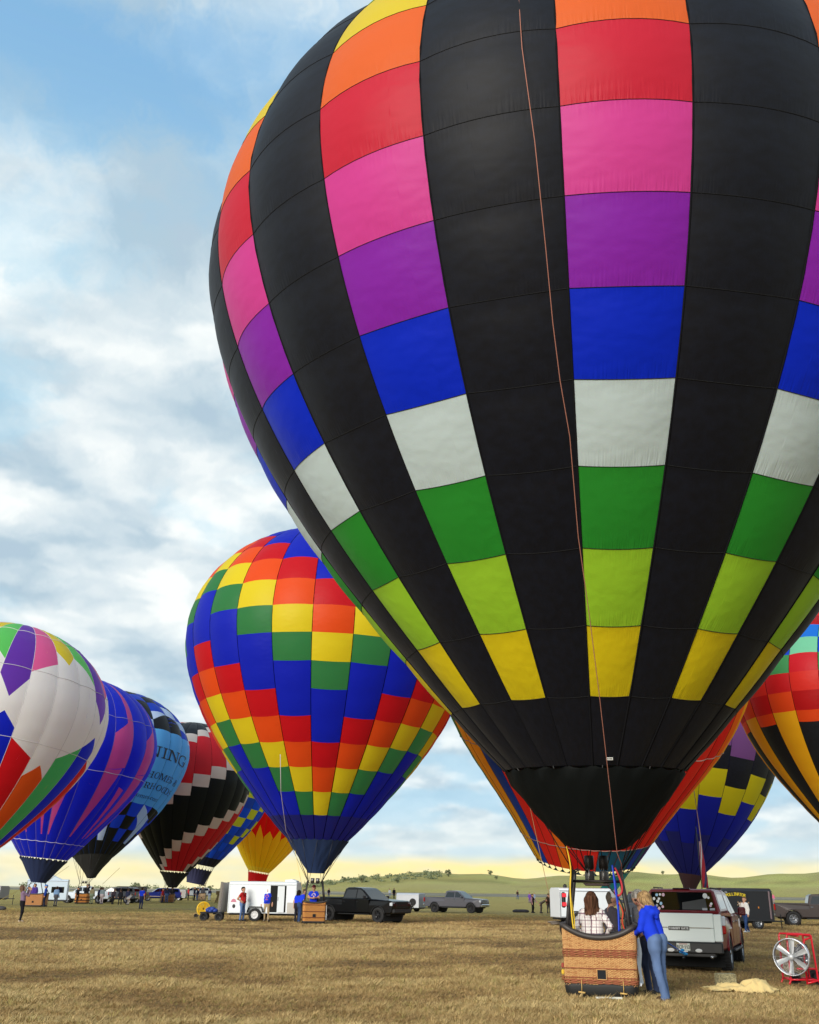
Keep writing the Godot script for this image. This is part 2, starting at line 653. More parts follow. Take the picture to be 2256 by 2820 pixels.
func add_arrays(d: Dictionary, key, v: PackedVector3Array, nm: PackedVector3Array, uv: PackedVector2Array, ix: PackedInt32Array) -> void:
	if not d.has(key):
		d[key] = [PackedVector3Array(), PackedVector3Array(), PackedVector2Array(), PackedInt32Array()]
	var base: int = d[key][0].size()
	d[key][0].append_array(v)
	d[key][1].append_array(nm)
	d[key][2].append_array(uv)
	for i in ix:
		d[key][3].append(i + base)

func arrays_mesh(v, nm, uv, ix) -> Array:
	var arr := []
	arr.resize(Mesh.ARRAY_MAX)
	arr[Mesh.ARRAY_VERTEX] = v
	arr[Mesh.ARRAY_NORMAL] = nm
	if uv != null:
		arr[Mesh.ARRAY_TEX_UV] = uv
	arr[Mesh.ARRAY_INDEX] = ix
	return arr

# one sewn panel: corners (u, v) of gore g, anticlockwise from lower left seen from outside
func patch(b: Bal, g: int, c00: Vector2, c10: Vector2, c11: Vector2, c01: Vector2, col: Color, called := "panel") -> void:
	var near := b.R / absf(b.m.z) > 0.25
	var nu := maxi(2, int(ceil((8 if near else 5) * maxf(c10.x - c00.x, c11.x - c01.x))))
	var nv := maxi(2, int(ceil((6 if near else 3) * maxf(absf(c01.y - c00.y), absf(c11.y - c10.y)))))
	nu = mini(nu, 10)
	nv = mini(nv, 20)
	var v := PackedVector3Array()
	var nm := PackedVector3Array()
	var uv := PackedVector2Array()
	var ix := PackedInt32Array()
	for j in nv + 1:
		for i in nu + 1:
			var s := float(i) / nu
			var t := float(j) / nv
			var q := c00.lerp(c10, s).lerp(c01.lerp(c11, s), t)
			var p := skin(b, g, q.x, q.y)
			var pu := skin(b, g, q.x + 0.01, q.y)
			var pv := skin(b, g, q.x, q.y + 0.01) if q.y < 16.9 else p + (p - skin(b, g, q.x, q.y - 0.01))
			v.append(p)
			nm.append((pu - p).cross(pv - p).normalized())
			uv.append(Vector2(q.x + g * 0.37, 1.0 - fposmod(q.y, 1.0) if absf(q.y - roundf(q.y)) > 0.02 else (0.98 if j == 0 else 0.02)))
	for j in nv:
		for i in nu:
			var p := j * (nu + 1) + i
			ix.append_array([p, p + nu + 1, p + nu + 2, p, p + nu + 2, p + 1])
	var mid := v[(nv / 2) * (nu + 1) + nu / 2]
	var nmid := nm[(nv / 2) * (nu + 1) + nu / 2]
	if seen(b.m + mid, nmid, b.R * 0.1):
		var mesh := ArrayMesh.new()
		mesh.add_surface_from_arrays(Mesh.PRIMITIVE_TRIANGLES, arrays_mesh(v, nm, uv, ix))
		obj(called, mesh, fabric(col), b.root)
	else:
		add_arrays(b.rear, col, v, nm, uv, ix)

func seen(p: Vector3, n: Vector3, slack: float) -> bool:
	if n.dot((eye - p).normalized()) < -0.12:
		return false
	var q := cam.global_transform.affine_inverse() * p
	if q.z > -1.0:
		return false
	var ty := 1410.0 / 2700.0
	return absf(q.x / -q.z) < ty * 0.8 + slack / -q.z and absf(q.y / -q.z) < ty + slack / -q.z

func rect(b: Bal, g: int, v0: float, v1: float, col: Color, called := "panel") -> void:
	patch(b, g, Vector2(0, v0), Vector2(1, v0), Vector2(1, v1), Vector2(0, v1), col, called)

# the rest of the hull, the tapes, and what hangs under the mouth
func finish(b: Bal, opt := {}) -> void:
	var mesh := ArrayMesh.new()
	var ms := []
	for c in b.rear:
		var r: Array = b.rear[c]
		mesh.add_surface_from_arrays(Mesh.PRIMITIVE_TRIANGLES, arrays_mesh(r[0], r[1], r[2], r[3]))
		mesh.surface_set_material(mesh.get_surface_count() - 1, fabric(c))
	if mesh.get_surface_count():
		var o := obj("rear_panels", mesh, null, b.root)
		o.set_meta("kind", "stuff")
	var tm := M("tape_" + b.tape_col.to_html(false), b.tape_col, 0.9)
	tm.metallic_specular = 0.1
	var back := MB.new(true)
	var tr: float = opt.get("tape", 0.02)
	for g in b.n:
		var pts := []
		for i in 35:
			var p := skin(b, g, 0.0, i * 0.485)
			pts.append(p)
		var mid := skin(b, g, 0.0, 6.0)
		var ax := b.a * mid.dot(b.a)
		if seen(b.m + mid, (mid - ax).normalized(), b.R * 2.0):
			var t := MB.new(true)
			t.tube(pts, tr, 5, false)
			obj("load_tape", t.done(), tm, b.root)
		else:
			back.tube(pts, tr, 4, false)
	obj("rear_load_tapes", back.done(), tm, b.root).set_meta("kind", "stuff")
	for ring in opt.get("rings", []):
		var t := MB.new(true)
		for g in b.n:
			var pts := []
			for i in 9:
				var p := skin(b, g, i / 8.0, ring[0])
				var pn := skin(b, g, i / 8.0, ring[0] + 0.01) - p
				var pu := skin(b, g, i / 8.0 + 0.01, ring[0]) - p
				pts.append(p + pu.cross(pn).normalized() * ring[1] * 0.4)
			t.tube(pts, ring[1], 4, false)
		obj("seam_cord", t.done(), M("cord_" + ring[2].to_html(false), ring[2], 0.95), b.root)
	# scoop or skirt: list of [drop below the mouth, radius], both in metres
	if opt.has("scoop"):
		var s: Array = opt.scoop
		var scal: float = opt.get("scallop", 0.0)
		var m := MB.new(true)
		var nn := b.n * 4
		var rows := []
		var nz := noise(int(b.R * 100), 1.2, 3)
		for i in s.size():
			var row := []
			for j in nn + 1:
				var t := b.th0 + TAU * j / nn
				var gap := scal * sin(PI * fposmod(j / 4.0, 1.0)) if i == 0 else 0.0
				var r: float = s[i][1] + (nz.get_noise_3d(sin(t) * 3, cos(t) * 3, s[i][0] * 6.0) * 0.07 * minf(s[i][1], 1.0) if i > 0 else 0.0)
				var sag: float = opt.get("sag", 0.0) * cos(t) * float(i) / s.size()
				row.append(b.a * (-s[i][0] - gap - sag) + (b.u * sin(t) + b.w * cos(t)) * r)
			rows.append(row)
		for i in rows.size() - 1:
			for j in nn:
				m.quad(rows[i + 1][j], rows[i + 1][j + 1], rows[i][j + 1], rows[i][j])
		obj(opt.get("scoop_name", "scoop"), m.done(), opt.scoop_mat, b.root)
		if scal > 0.0:
			for g in b.n:
				var p := skin(b, g, 0.0, 0.0)
				if (b.u * sin(b.th0 + TAU * g / b.n) + b.w * cos(b.th0 + TAU * g / b.n)).dot(b.w) < -0.2 or scal < 0.1:
					continue
				var tie := MB.new(true)
				tie.tube([p, rows[0][g * 4]], tr * 1.5, 4)
				obj("skirt_tie", tie.done(), tm, b.root)
	# suspension cables from the mouth to the burner frame
	if opt.has("frame"):
		var f: Array = opt.frame     # corner points in world
		var r0: float = b.mouth * b.R
		for i in 12:
			var t := b.th0 + TAU * i / 12 + 0.1
			var p := b.m + (b.u * sin(t) + b.w * cos(t)) * r0
			var best: Vector3 = f[0]
			for q in f:
				if q.distance_to(p) < best.distance_to(p):
					best = q
			var c := MB.new(true)
			c.tube([p - b.m, best - b.m], opt.get("cable", 0.012), 5)
			obj("suspension_cable", c.done(), M("cable", Color(0.05, 0.045, 0.04), 0.5), b.root)

func hero_balloon() -> void:
	var b := balloon("huge black balloon with rainbow coloured vertical gores filling the upper picture", Vector3(3.323, 3.655, -17.818), 7.272, 1.0, -0.0038, 0.0496, 0.2166, 24, -10.78, {"alt": 0.038})
	var black := srgb(20, 20, 25)
	var rows := [srgb(252, 226, 30), srgb(176, 230, 56), srgb(46, 150, 50), srgb(226, 244, 246), srgb(8, 48, 228), srgb(152, 40, 190), srgb(236, 72, 168), srgb(222, 40, 66), srgb(248, 112, 48), srgb(240, 214, 56), srgb(158, 212, 48), srgb(40, 136, 44), srgb(214, 232, 232), srgb(8, 44, 214), srgb(152, 40, 190), srgb(236, 72, 168)]
	for g in range(-12, 12):
		for r in 17:
			var c := black
			if g % 2 == 0 and r > 0:
				c = rows[r - 1]
			rect(b, g, r, r + 1, c)
	b.tape_col = Color(0.012, 0.012, 0.014).linear_to_srgb()
	var rings := []
	for r in range(1, 12):
		rings.append([float(r), 0.006, srgb(12, 12, 13)])
	var nomex := M("black_nomex", srgb(12, 15, 15), 0.75)
	nomex.metallic_specular = 0.25
	var fr := basket_corners(HB, 13.0, 0.30, 0.30, 1.97)
	finish(b, {"tape": 0.017, "rings": rings, "scoop": [[0.0, 1.56], [0.06, 1.55], [0.25, 1.43], [0.5, 1.23], [0.75, 1.02], [0.95, 0.86], [1.10, 0.70], [1.20, 0.60], [1.26, 0.50]], "scallop": 0.05, "sag": 0.07, "scoop_mat": nomex, "frame": fr, "cable": 0.009})
	var lab := MB.new()
	var p := skin(b, 0, 0.62, 0.12)
	var nrm := (p - b.a * p.dot(b.a)).normalized()
	lab.box(Vector3.ZERO, Vector3(0.10, 0.045, 0.004), 0.0)
	var l := obj("white_label", lab.done(), M("label_white", srgb(225, 225, 222), 0.6), b.root)
	l.position = p + nrm * 0.06 - b.a * 0.02
	l.rotation = Vector3(0.6, -0.15, 0)
	var dk := MB.new()
	for i in 4:
		dk.box(Vector3(-0.033 + i * 0.021, 0.002, 0.003), Vector3(0.012, 0.02, 0.003))
	obj("label_print", dk.done(), M("print_dark", srgb(30, 30, 34), 0.7), l)
	# drop line from the crown
	var pts := []
	if ROPE.is_empty():
		ROPE = [Vector3(2,12,-11), Vector3(3.5,2,-18)]
	for q in ROPE:
		pts.append(q)
	var t := MB.new(true)
	var cv := Curve3D.new()
	for q in pts:
		cv.add_point(q)
	twisted(t, pts, 0.006)
	tag(obj("crown_line", t.done(), M("rope_red", srgb(168, 108, 90), 0.8)), "long red and white crown rope hanging down the front of the black balloon", "rope")

var ROPE := []
func twisted(t: MB, pts: Array, r: float) -> void:
	t.tube(pts, r, 6)

func grid_of(b: Bal, f: Callable) -> void:
	for g in range(-b.n / 2, b.n - b.n / 2):
		for r in 17:
			rect(b, g, r, r + 1, f.call(g, r))

func other_balloons() -> void:
	var B := srgb(16, 34, 190)
	var Rd := srgb(205, 18, 30)
	var Or := srgb(244, 84, 24)
	var Ye := srgb(238, 216, 34)
	var Gr := srgb(44, 118, 62)
	var Na := srgb(22, 28, 96)
	var dk := srgb(17, 17, 20)
	# the rainbow checked balloon
	var b := balloon("upright rainbow checked balloon with navy base above the black pickup", Vector3(-4.867, 4.319, -58), 8.42, 1.029, 0.015, 0.002, 0.202, 24, -1.8, {"bulge": 0.09})
	var seq := [Gr, Ye, Or, Rd, B, B]
	grid_of(b, func(g: int, r: int) -> Color:
		var k := posmod(g, 8)
		k = mini(k, 8 - k)
		if r < 1 or r - k < -1 and r < 5:
			return Na if r < 1 else B
		return seq[posmod(r - k, 6)])
	var teal := M("navy_nomex", srgb(20, 44, 84), 0.75)
	finish(b, {"tape": 0.018, "scoop": [[0.0, 1.72], [0.1, 1.66], [0.5, 1.36], [0.9, 1.06], [1.3, 0.76], [1.65, 0.50], [1.75, 0.46]], "scallop": 0.06, "scoop_mat": teal, "frame": basket_corners(Vector3(-4.9, 0, -57.6), 8, 0.36, 0.36, 2.1), "cable": 0.012})
	# white star balloon at the left edge
	var gr2 := srgb(92, 196, 92)
	var pu := srgb(88, 44, 150)
	var pk := srgb(222, 92, 150)
	var ye2 := srgb(226, 204, 40)
	var wh := srgb(238, 237, 234)
	b = balloon("white balloon with star of coloured pointed gores at the left edge", Vector3(-31.12, 3.418, -72), 7.66, 1.041, 0.127, -0.046, 0.22, 24, 18.0, {"tape_col": srgb(205, 200, 200), "bulge": 0.07})
	var tops := [[10.0, 8.9, 10.0], [10.4, 10.85, 11.3], [12.3, 11.4, 12.3], [12.2, 11.5, 10.8]]
	var bots := [[7.45, 8.2, 7.45], [7.0, 6.6, 6.2], [5.2, 6.0, 5.3], [6.5, 7.0, 7.45]]
	var tc := [pu, pk, ye2, gr2]
	var bc := [B, Rd, srgb(236, 92, 30), Gr]
	for g in range(-12, 12):
		var q := posmod(g, 4)
		for s in 2:
			var l := s * 0.5
			var r := l + 0.5
			var t0: float = tops[q][s]
			var t1: float = tops[q][s + 1]
			var b0: float = bots[q][s]
			var b1: float = bots[q][s + 1]
			patch(b, g, Vector2(l, 0), Vector2(r, 0), Vector2(r, 4), Vector2(l, 4), bc[q])
			patch(b, g, Vector2(l, 4), Vector2(r, 4), Vector2(r, b1), Vector2(l, b0), bc[q])
			patch(b, g, Vector2(l, b0), Vector2(r, b1), Vector2(r, t1), Vector2(l, t0), wh)
			patch(b, g, Vector2(l, t0), Vector2(r, t1), Vector2(r, 14), Vector2(l, 14), tc[q])
			patch(b, g, Vector2(l, 14), Vector2(r, 14), Vector2(r, 17), Vector2(l, 17), tc[q])
	finish(b, {"tape": 0.016, "rings": [[7.0, 0.02, srgb(215, 210, 210)], [10.5, 0.02, srgb(200, 195, 195)], [13.5, 0.02, srgb(215, 210, 210)]]})
	# blue balloon with pink flames
	var bl := srgb(20, 40, 186)
	var p2 := srgb(214, 84, 142)
	b = balloon("blue balloon with tall pink pointed patches beside the white star balloon", Vector3(-33.6, 4.221, -97), 8.22, 0.987, 0.086, -0.003, 0.26, 24, 1.5, {"tape_col": srgb(120, 110, 170), "bulge": 0.10})
	for g in range(-12, 12):
		rect(b, g, 0, 1.9, bl)
		if posmod(g, 2) == 1:
			patch(b, g, Vector2(0, 1.9), Vector2(0.12, 1.9), Vector2(0.85, 7.3), Vector2(0, 7.1), p2)
			patch(b, g, Vector2(0.12, 1.9), Vector2(1, 1.9), Vector2(1, 7.4), Vector2(0.85, 7.3), bl)
			patch(b, g, Vector2(0, 7.1), Vector2(1, 7.4), Vector2(1, 10.8), Vector2(0, 9.5), p2)
			patch(b, g, Vector2(0, 9.5), Vector2(0.62, 10.3), Vector2(0.55, 14.5), Vector2(0, 14.5), bl)
			patch(b, g, Vector2(0.62, 10.3), Vector2(1, 10.8), Vector2(0.85, 14.5), Vector2(0.55, 14.5), p2)
			patch(b, g, Vector2(1, 10.8), Vector2(1.0, 10.8), Vector2(1, 14.5), Vector2(0.85, 14.5), bl)
			rect(b, g, 14.5, 17, bl)
		else:
			patch(b, g, Vector2(0, 1.9), Vector2(0.45, 1.9), Vector2(0.22, 6.1), Vector2(0, 6.2), bl)
			patch(b, g, Vector2(0.45, 1.9), Vector2(0.55, 1.9), Vector2(0.62, 5.95), Vector2(0.22, 6.1), p2 if posmod(g, 4) == 0 else bl)
			patch(b, g, Vector2(0.55, 1.9), Vector2(1, 1.9), Vector2(1, 5.8), Vector2(0.62, 5.95), bl)
			patch(b, g, Vector2(0, 6.2), Vector2(1, 5.8), Vector2(1, 10), Vector2(0, 10), bl)
			rect(b, g, 10, 14, bl)
			rect(b, g, 14, 17, bl)
	finish(b, {"tape": 0.022, "rings": [[1.3, 0.025, srgb(190, 185, 210)], [6.9, 0.025, srgb(190, 185, 210)], [10.6, 0.022, srgb(160, 155, 200)]], "scoop": [[0.0, 2.15], [0.5, 1.85], [1.2, 1.35], [1.9, 0.85], [2.15, 0.66]], "scallop": 0.20, "scoop_mat": M("navy_skirt", srgb(18, 36, 78), 0.75), "frame": basket_corners(Vector3(-34.04, 0, -97.6), 0, 0.4, 0.4, 2.1), "cable": 0.014})
	# checked balloon with the light blue lettered band
	var cb := srgb(24, 62, 176)
	var lb := srgb(98, 178, 232)
	var ws := srgb(206, 220, 240)
	b = balloon("blue and black checked balloon with white ribbons and lettered light blue band", Vector3(-36.52, 5.088, -122), 10.29, 0.911, -0.071, -0.136, 0.22, 24, 4.0, {"bulge": 0.11, "tape_col": srgb(30, 60, 110)})
	for g in range(-12, 12):
		var q := posmod(g, 4)
		for r in 17:
			if r >= 4 and r < 10:
				if r < 9:
					rect(b, g, r, r + 1, lb)
				continue
			if r == 10 and q > 0 or r == 11 and q == 0 or r > 0 and r < 4 and q < 2:
				continue
			var c: Color = cb if posmod(g + r, 2) == 0 else dk
			if r < 1:
				c = dk
			rect(b, g, r, r + 1, c)
		# swept white ribbons, lower and upper
		if q == 0:
			patch(b, g, Vector2(0, 1), Vector2(1, 1), Vector2(1, 2.1), Vector2(0, 2.0), dk)
			patch(b, g, Vector2(0, 2.0), Vector2(1, 2.1), Vector2(1, 2.2), Vector2(0, 3.1), cb)
			patch(b, g, Vector2(0, 3.1), Vector2(1, 2.2), Vector2(1, 3.4), Vector2(0, 4.0), ws)
			patch(b, g, Vector2(0, 4.0), Vector2(1, 3.4), Vector2(1, 4.0), Vector2(0, 4.0), cb)
		elif q == 1:
			patch(b, g, Vector2(0, 1), Vector2(0.12, 1), Vector2(0, 2.2), Vector2(0, 2.2), cb)
			patch(b, g, Vector2(0.12, 1), Vector2(0.75, 1), Vector2(0.8, 2.4), Vector2(0, 2.2), ws)
			patch(b, g, Vector2(0.75, 1), Vector2(1, 1), Vector2(1, 2.4), Vector2(0.8, 2.4), dk)
			patch(b, g, Vector2(0, 2.2), Vector2(0.8, 2.4), Vector2(0.5, 3.2), Vector2(0, 3.4), ws)
			patch(b, g, Vector2(0.8, 2.4), Vector2(1, 2.4), Vector2(1, 3.2), Vector2(0.5, 3.2), cb)
			patch(b, g, Vector2(0, 3.4), Vector2(0.5, 3.2), Vector2(0.5, 4), Vector2(0, 4), dk)
			patch(b, g, Vector2(0.5, 3.2), Vector2(1, 3.2), Vector2(1, 4), Vector2(0.5, 4), dk)
		rect(b, g, 9, 9.45, lb)
		if q == 0:
			patch(b, g, Vector2(0, 9.45), Vector2(1, 9.45), Vector2(1, 10.2), Vector2(0, 11), dk)
			patch(b, g, Vector2(0, 11), Vector2(1, 10.2), Vector2(1, 11.3), Vector2(0, 12), ws)
		elif q == 1:
			patch(b, g, Vector2(0, 9.45), Vector2(1, 9.45), Vector2(1, 9.7), Vector2(0, 10.2), cb)
			patch(b, g, Vector2(0, 10.2), Vector2(1, 9.7), Vector2(1, 10.4), Vector2(0, 11), ws)
		elif q == 2:
			patch(b, g, Vector2(0, 9.45), Vector2(1, 9.45), Vector2(1, 10.2), Vector2(0, 9.7), ws)
			patch(b, g, Vector2(0, 9.7), Vector2(1, 10.2), Vector2(1, 11), Vector2(0, 11), dk)
		else:
			patch(b, g, Vector2(0, 9.45), Vector2(1, 9.45), Vector2(1, 11), Vector2(0, 10.2), dk)
			patch(b, g, Vector2(0, 10.2), Vector2(1, 11), Vector2(1, 11), Vector2(0, 11), ws)
	finish(b, {"tape": 0.022, "scoop": [[-0.02, 2.26], [0.5, 1.85], [1.2, 1.25], [1.9, 0.72], [2.3, 0.5]], "scoop_mat": M("black_skirt", srgb(22, 22, 24), 0.75), "frame": basket_corners(Vector3(-37.05, 0, -121.6), 0, 0.4, 0.4, 2.2), "cable": 0.016})
	var serif := SystemFont.new()
	serif.font_names = PackedStringArray(["Droid Serif"])
	var ink := M("balloon_lettering", srgb(14, 16, 30), 0.6)
	for q in [["NING", 44.0, 88.5, 7.42, 8.20, 1.32], ["HOMES &", 50.0, 90.0, 5.95, 6.42, 0.72], ["ORHOODS", 45.0, 90.0, 5.18, 5.62, 0.7], ["gHomes.com", 41.0, 77.0, 4.42, 4.78, 0.5]]:
		letters(b, q[0], serif, deg_to_rad(q[1]), deg_to_rad(q[2]), q[3], q[4], ink)
	# stair striped balloon
	var sr := srgb(196, 32, 44)
	var sw := srgb(206, 202, 196)
	b = balloon("balloon of red, white and black stair step stripes behind the checked one", Vector3(-31.22, 3.996, -142), 8.796, 1.082, 0.05, 0.006, 0.22, 24, 2.0, {"bulge": 0.10})
	for g in range(-12, 12):
		var v := 0.0
		var cur := stair(0.01, g)
		var cols := [sr, sw, dk, sw]
		var r := 0.05
		var v0 := 0.0
		while r <= 17.0:
			var c := stair(r, g)
			if c != cur or r > 16.96 or r - v0 > 2.5:
				var e := minf(r, 17.0)
				rect(b, g, v0, e, cols[cur])
				v0 = e
				cur = c
			r += 0.05
		if v0 < 16.99:
			rect(b, g, v0, 17, cols[cur])
	finish(b, {"tape": 0.018, "scoop": [[0.05, 1.93], [0.6, 1.6], [1.3, 1.1], [2.1, 0.55]], "scallop": 0.22, "scoop_mat": M("black_skirt"), "frame": basket_corners(Vector3(-31.73, 0, -141.6), 0, 0.4, 0.4, 2.2), "cable": 0.018})
	# small blue and yellow checked balloon
	var b6 := srgb(20, 80, 205)
	var b7 := srgb(20, 48, 110)
	b = balloon("blue balloon with yellow checks and open navy skirt behind the striped one", Vector3(-32.95, 5.455, -168), 8.65, 1.145, 0.171, 0.0, 0.269, 24, 12.0, {"bulge": 0.10})
	grid_of(b, func(g: int, r: int) -> Color:
		if r < 1:
			return srgb(22, 24, 40)
		if r >= 3 and posmod(r - g, 3) == 0:
			return srgb(226, 220, 50)
		return b6 if posmod(r + g, 2) == 0 else b7)
	finish(b, {"tape": 0.016, "scoop": [[0.5, 2.15], [0.7, 2.1], [2.6, 1.5], [2.9, 1.45]], "scallop": 0.25, "scoop_name": "skirt", "scoop_mat": M("navy_skirt2", srgb(28, 30, 66), 0.75), "frame": basket_corners(Vector3(-32.54, 0, -169.6), 0, 0.4, 0.4, 2.2), "cable": 0.016})
	# yellow balloon with a red top
	b = balloon("yellow balloon with zigzag red top and red skirt above the white trailer", Vector3(-25.79, 4.835, -185), 9.19, 1.25, 0.136, 0.0, 0.2, 24, -9.5, {"bulge": 0.13, "tape_col": srgb(150, 120, 20)})
	for g in range(-12, 12):
		var e := 3.4 if posmod(g, 2) == 0 else 3.7
		var t := 4.9 if posmod(g, 2) == 0 else 4.4
		rect(b, g, 0, 0.5, srgb(244, 244, 70))
		for s in 2:
			var l := s * 0.5
			var y0 := e if s == 0 else t
			var y1 := t if s == 0 else e
			patch(b, g, Vector2(l, 0.5), Vector2(l + 0.5, 0.5), Vector2(l + 0.5, y1), Vector2(l, y0), srgb(252, 238, 40))
			patch(b, g, Vector2(l, y0), Vector2(l + 0.5, y1), Vector2(l + 0.5, 11), Vector2(l, 11), srgb(226, 28, 32))
		rect(b, g, 11, 17, srgb(226, 28, 32))
	finish(b, {"tape": 0.016, "scoop": [[0.15, 1.85], [0.45, 1.78], [2.7, 1.40]], "scallop": 0.22, "scoop_name": "skirt", "scoop_mat": fabric(srgb(196, 26, 34)), "frame": basket_corners(Vector3(-26.0, 0, -185), 0, 0.4, 0.4, 1.9), "cable": 0.014})
	# striped balloon behind the black one
	b = balloon("balloon with red, yellow and blue vertical stripes and teal skirt behind the black balloon", Vector3(12.55, 4.132, -72), 10.8, 0.973, 0.024, 0.297, 0.331, 40, -90.0, {"bulge": 0.08, "tape_col": srgb(90, 40, 30)})
	var y8 := srgb(255, 216, 44)
	var b8 := srgb(20, 76, 210)
	var r8 := srgb(226, 50, 42)
	var r9 := srgb(206, 32, 34)
	var o8 := srgb(242, 130, 34)
	var t8 := srgb(18, 84, 120)
	var half := [Gr, y8, y8, b8, r8, r8, o8, r9, r9, r8, r8, r9, r8, r8, r8, r9, o8, y8, y8, r9]
	var low := [Gr, y8, y8, b8, r8, r8, o8, r9, r9, r8, t8, t8, t8, t8, b8, t8, srgb(58, 40, 160), srgb(58, 40, 160), t8, t8]
	for g in range(0, 40):
		rect(b, g, 0, 1.15, low[posmod(g, 20)])
		for r in [[1.15, 5.0], [5.0, 9.0], [9.0, 13.0], [13.0, 17.0]]:
			rect(b, g, r[0], r[1], half[posmod(g, 20)])
	finish(b, {"tape": 0.022, "rings": [[1.15, 0.03, srgb(150, 120, 110)], [5.6, 0.03, srgb(180, 160, 150)]], "scoop": [[0.12, 3.42], [0.4, 3.2]], "scallop": 0.2, "scoop_name": "skirt", "scoop_mat": M("teal_skirt", srgb(18, 84, 100), 0.7)})
	var fl := MB.new(true)
	var frows := []
	for i in 6:
		var frow := []
		for j in 9:
			var ft := deg_to_rad(22.0 + 7.5 * j)
			frow.append(b.a * (-0.4 - 0.42 * i * (0.55 + 0.06 * j) - 0.05 * sin(j * 2.1)) + (b.u * sin(ft) + b.w * cos(ft)) * (3.2 - 0.26 * i + 0.03 * sin(j * 1.7)))
		frows.append(frow)
	frows.reverse()
	fl.sheet(frows)
	obj("skirt_flap", fl.done(), fabric(srgb(22, 118, 120)), b.root)
	# purple, yellow, blue balloon behind the maroon truck
	b = balloon("navy balloon with stepped blue, yellow, black and purple bands behind the maroon truck", Vector3(28.74, 3.683, -105), 8.5, 1.273, 0.126, 0.0, 0.128, 18, 9.5, {"bulge": 0.08, "tape_col": srgb(20, 22, 50)})
	for g in range(-9, 9):
		var o := 0.0 if posmod(g, 2) == 0 else 0.9
		var st := [0.0, 1.95 + o * 0.7, 4.0 + o, 5.6 + o, 7.25 + o * 0.6, 9.5, 12.0, 14.0, 17.0]
		var cc := [srgb(22, 26, 72), srgb(28, 40, 178), srgb(240, 228, 36), srgb(26, 26, 34), srgb(112, 72, 128), srgb(26, 26, 34), srgb(236, 226, 40), srgb(36, 48, 180)]
		for i in 8:
			rect(b, g, st[i], st[i + 1], cc[i])
	finish(b, {"tape": 0.02, "scoop": [[-0.05, 1.15], [0.5, 0.95], [1.0, 0.7], [1.6, 0.5]], "scoop_mat": M("maroon_scoop", srgb(70, 40, 46), 0.75)})
	# checked balloon with yellow and black stripes at the right edge
	b = balloon("checked red and green balloon with yellow and black striped base at the right edge", Vector3(32.99, 5.983, -75), 8.013, 1.0, 0.053, 0.0, 0.22, 24, -64.5, {"bulge": 0.09})
	var y10 := srgb(236, 178, 28)
	for g in range(-12, 12):
		var ev := posmod(g, 2) == 0
		if ev:
			rect(b, g, 0, 3.5, y10)
			rect(b, g, 3.5, 7, y10)
		else:
			rect(b, g, 0, 3.2, srgb(24, 24, 26))
			rect(b, g, 3.2, 6.4, srgb(24, 24, 26))
			rect(b, g, 6.4, 7, srgb(222, 74, 26))
		var up := [[srgb(224, 74, 28), srgb(168, 22, 26)], [srgb(190, 28, 34), srgb(214, 48, 40)], [srgb(58, 140, 84), srgb(200, 30, 44)], [srgb(20, 70, 210), srgb(120, 210, 170)], [srgb(110, 200, 170), srgb(30, 120, 230)]]
		for r in range(7, 17):
			var k: Array = up[(r - 7) % 5]
			rect(b, g, r, r + 1, k[0] if ev else k[1])
	finish(b, {"tape": 0.02})

func stair(r: float, g: int) -> int:
	var f := fposmod(r - 0.8 * g + 1.6, 9.6)
	if f < 3.6:
		return 0
	if f < 4.6:
		return 1
	if f < 8.6:
		return 2
	return 3

# lettering printed on the skin: outlines laid over the gores a hand's breadth proud of the cloth
func letters(b: Bal, text: String, font: Font, a0: float, a1: float, v0: float, v1: float, m: Material) -> void:
	var tm := TextMesh.new()
	tm.font = font
	tm.text = text
	tm.font_size = 64
	tm.depth = 0.0
	tm.pixel_size = 0.01
	tm.curve_step = 1.5
	var arr := tm.surface_get_arrays(0)
	var v: PackedVector3Array = arr[Mesh.ARRAY_VERTEX]
	var ix: PackedInt32Array = arr[Mesh.ARRAY_INDEX]
	var lo := Vector3(1e9, 1e9, 0)
	var hi := -lo
	for p in v:
		lo = lo.min(p)
		hi = hi.max(p)
	var capline := 0.0
	var mb := MB.new()
	var todo := []
	for t in range(0, ix.size(), 3):
		todo.append([v[ix[t]], v[ix[t + 1]], v[ix[t + 2]]])
	var f := func(p: Vector3) -> Vector3:
		var th := lerpf(a0, a1, (p.x - lo.x) / (hi.x - lo.x))
		var row := v0 + (p.y - (lo.y if text != "gHomes.com" else lo.y + 0.1)) / (hi.y - lo.y) * (v1 - v0)
		var gf := (th - b.th0) / (TAU / b.n)
		var g := int(floor(gf))
		var q := skin(b, g, gf - g, row)
		return q + (q - b.a * q.dot(b.a)).normalized() * 0.07
	while todo.size():
		var t: Array = todo.pop_back()
		var cut := -1
		var most := 0.09
		for i in 3:
			var l: float = t[i].distance_to(t[(i + 1) % 3])
			if l > most:
				most = l
				cut = i
		if cut >= 0:
			var h: Vector3 = (t[cut] + t[(cut + 1) % 3]) / 2
			todo.append([t[cut], h, t[(cut + 2) % 3]])
			todo.append([h, t[(cut + 1) % 3], t[(cut + 2) % 3]])
		else:
			mb.tri(f.call(t[0]), f.call(t[2]), f.call(t[1]))
	obj("lettering", mb.done(), m, b.root)

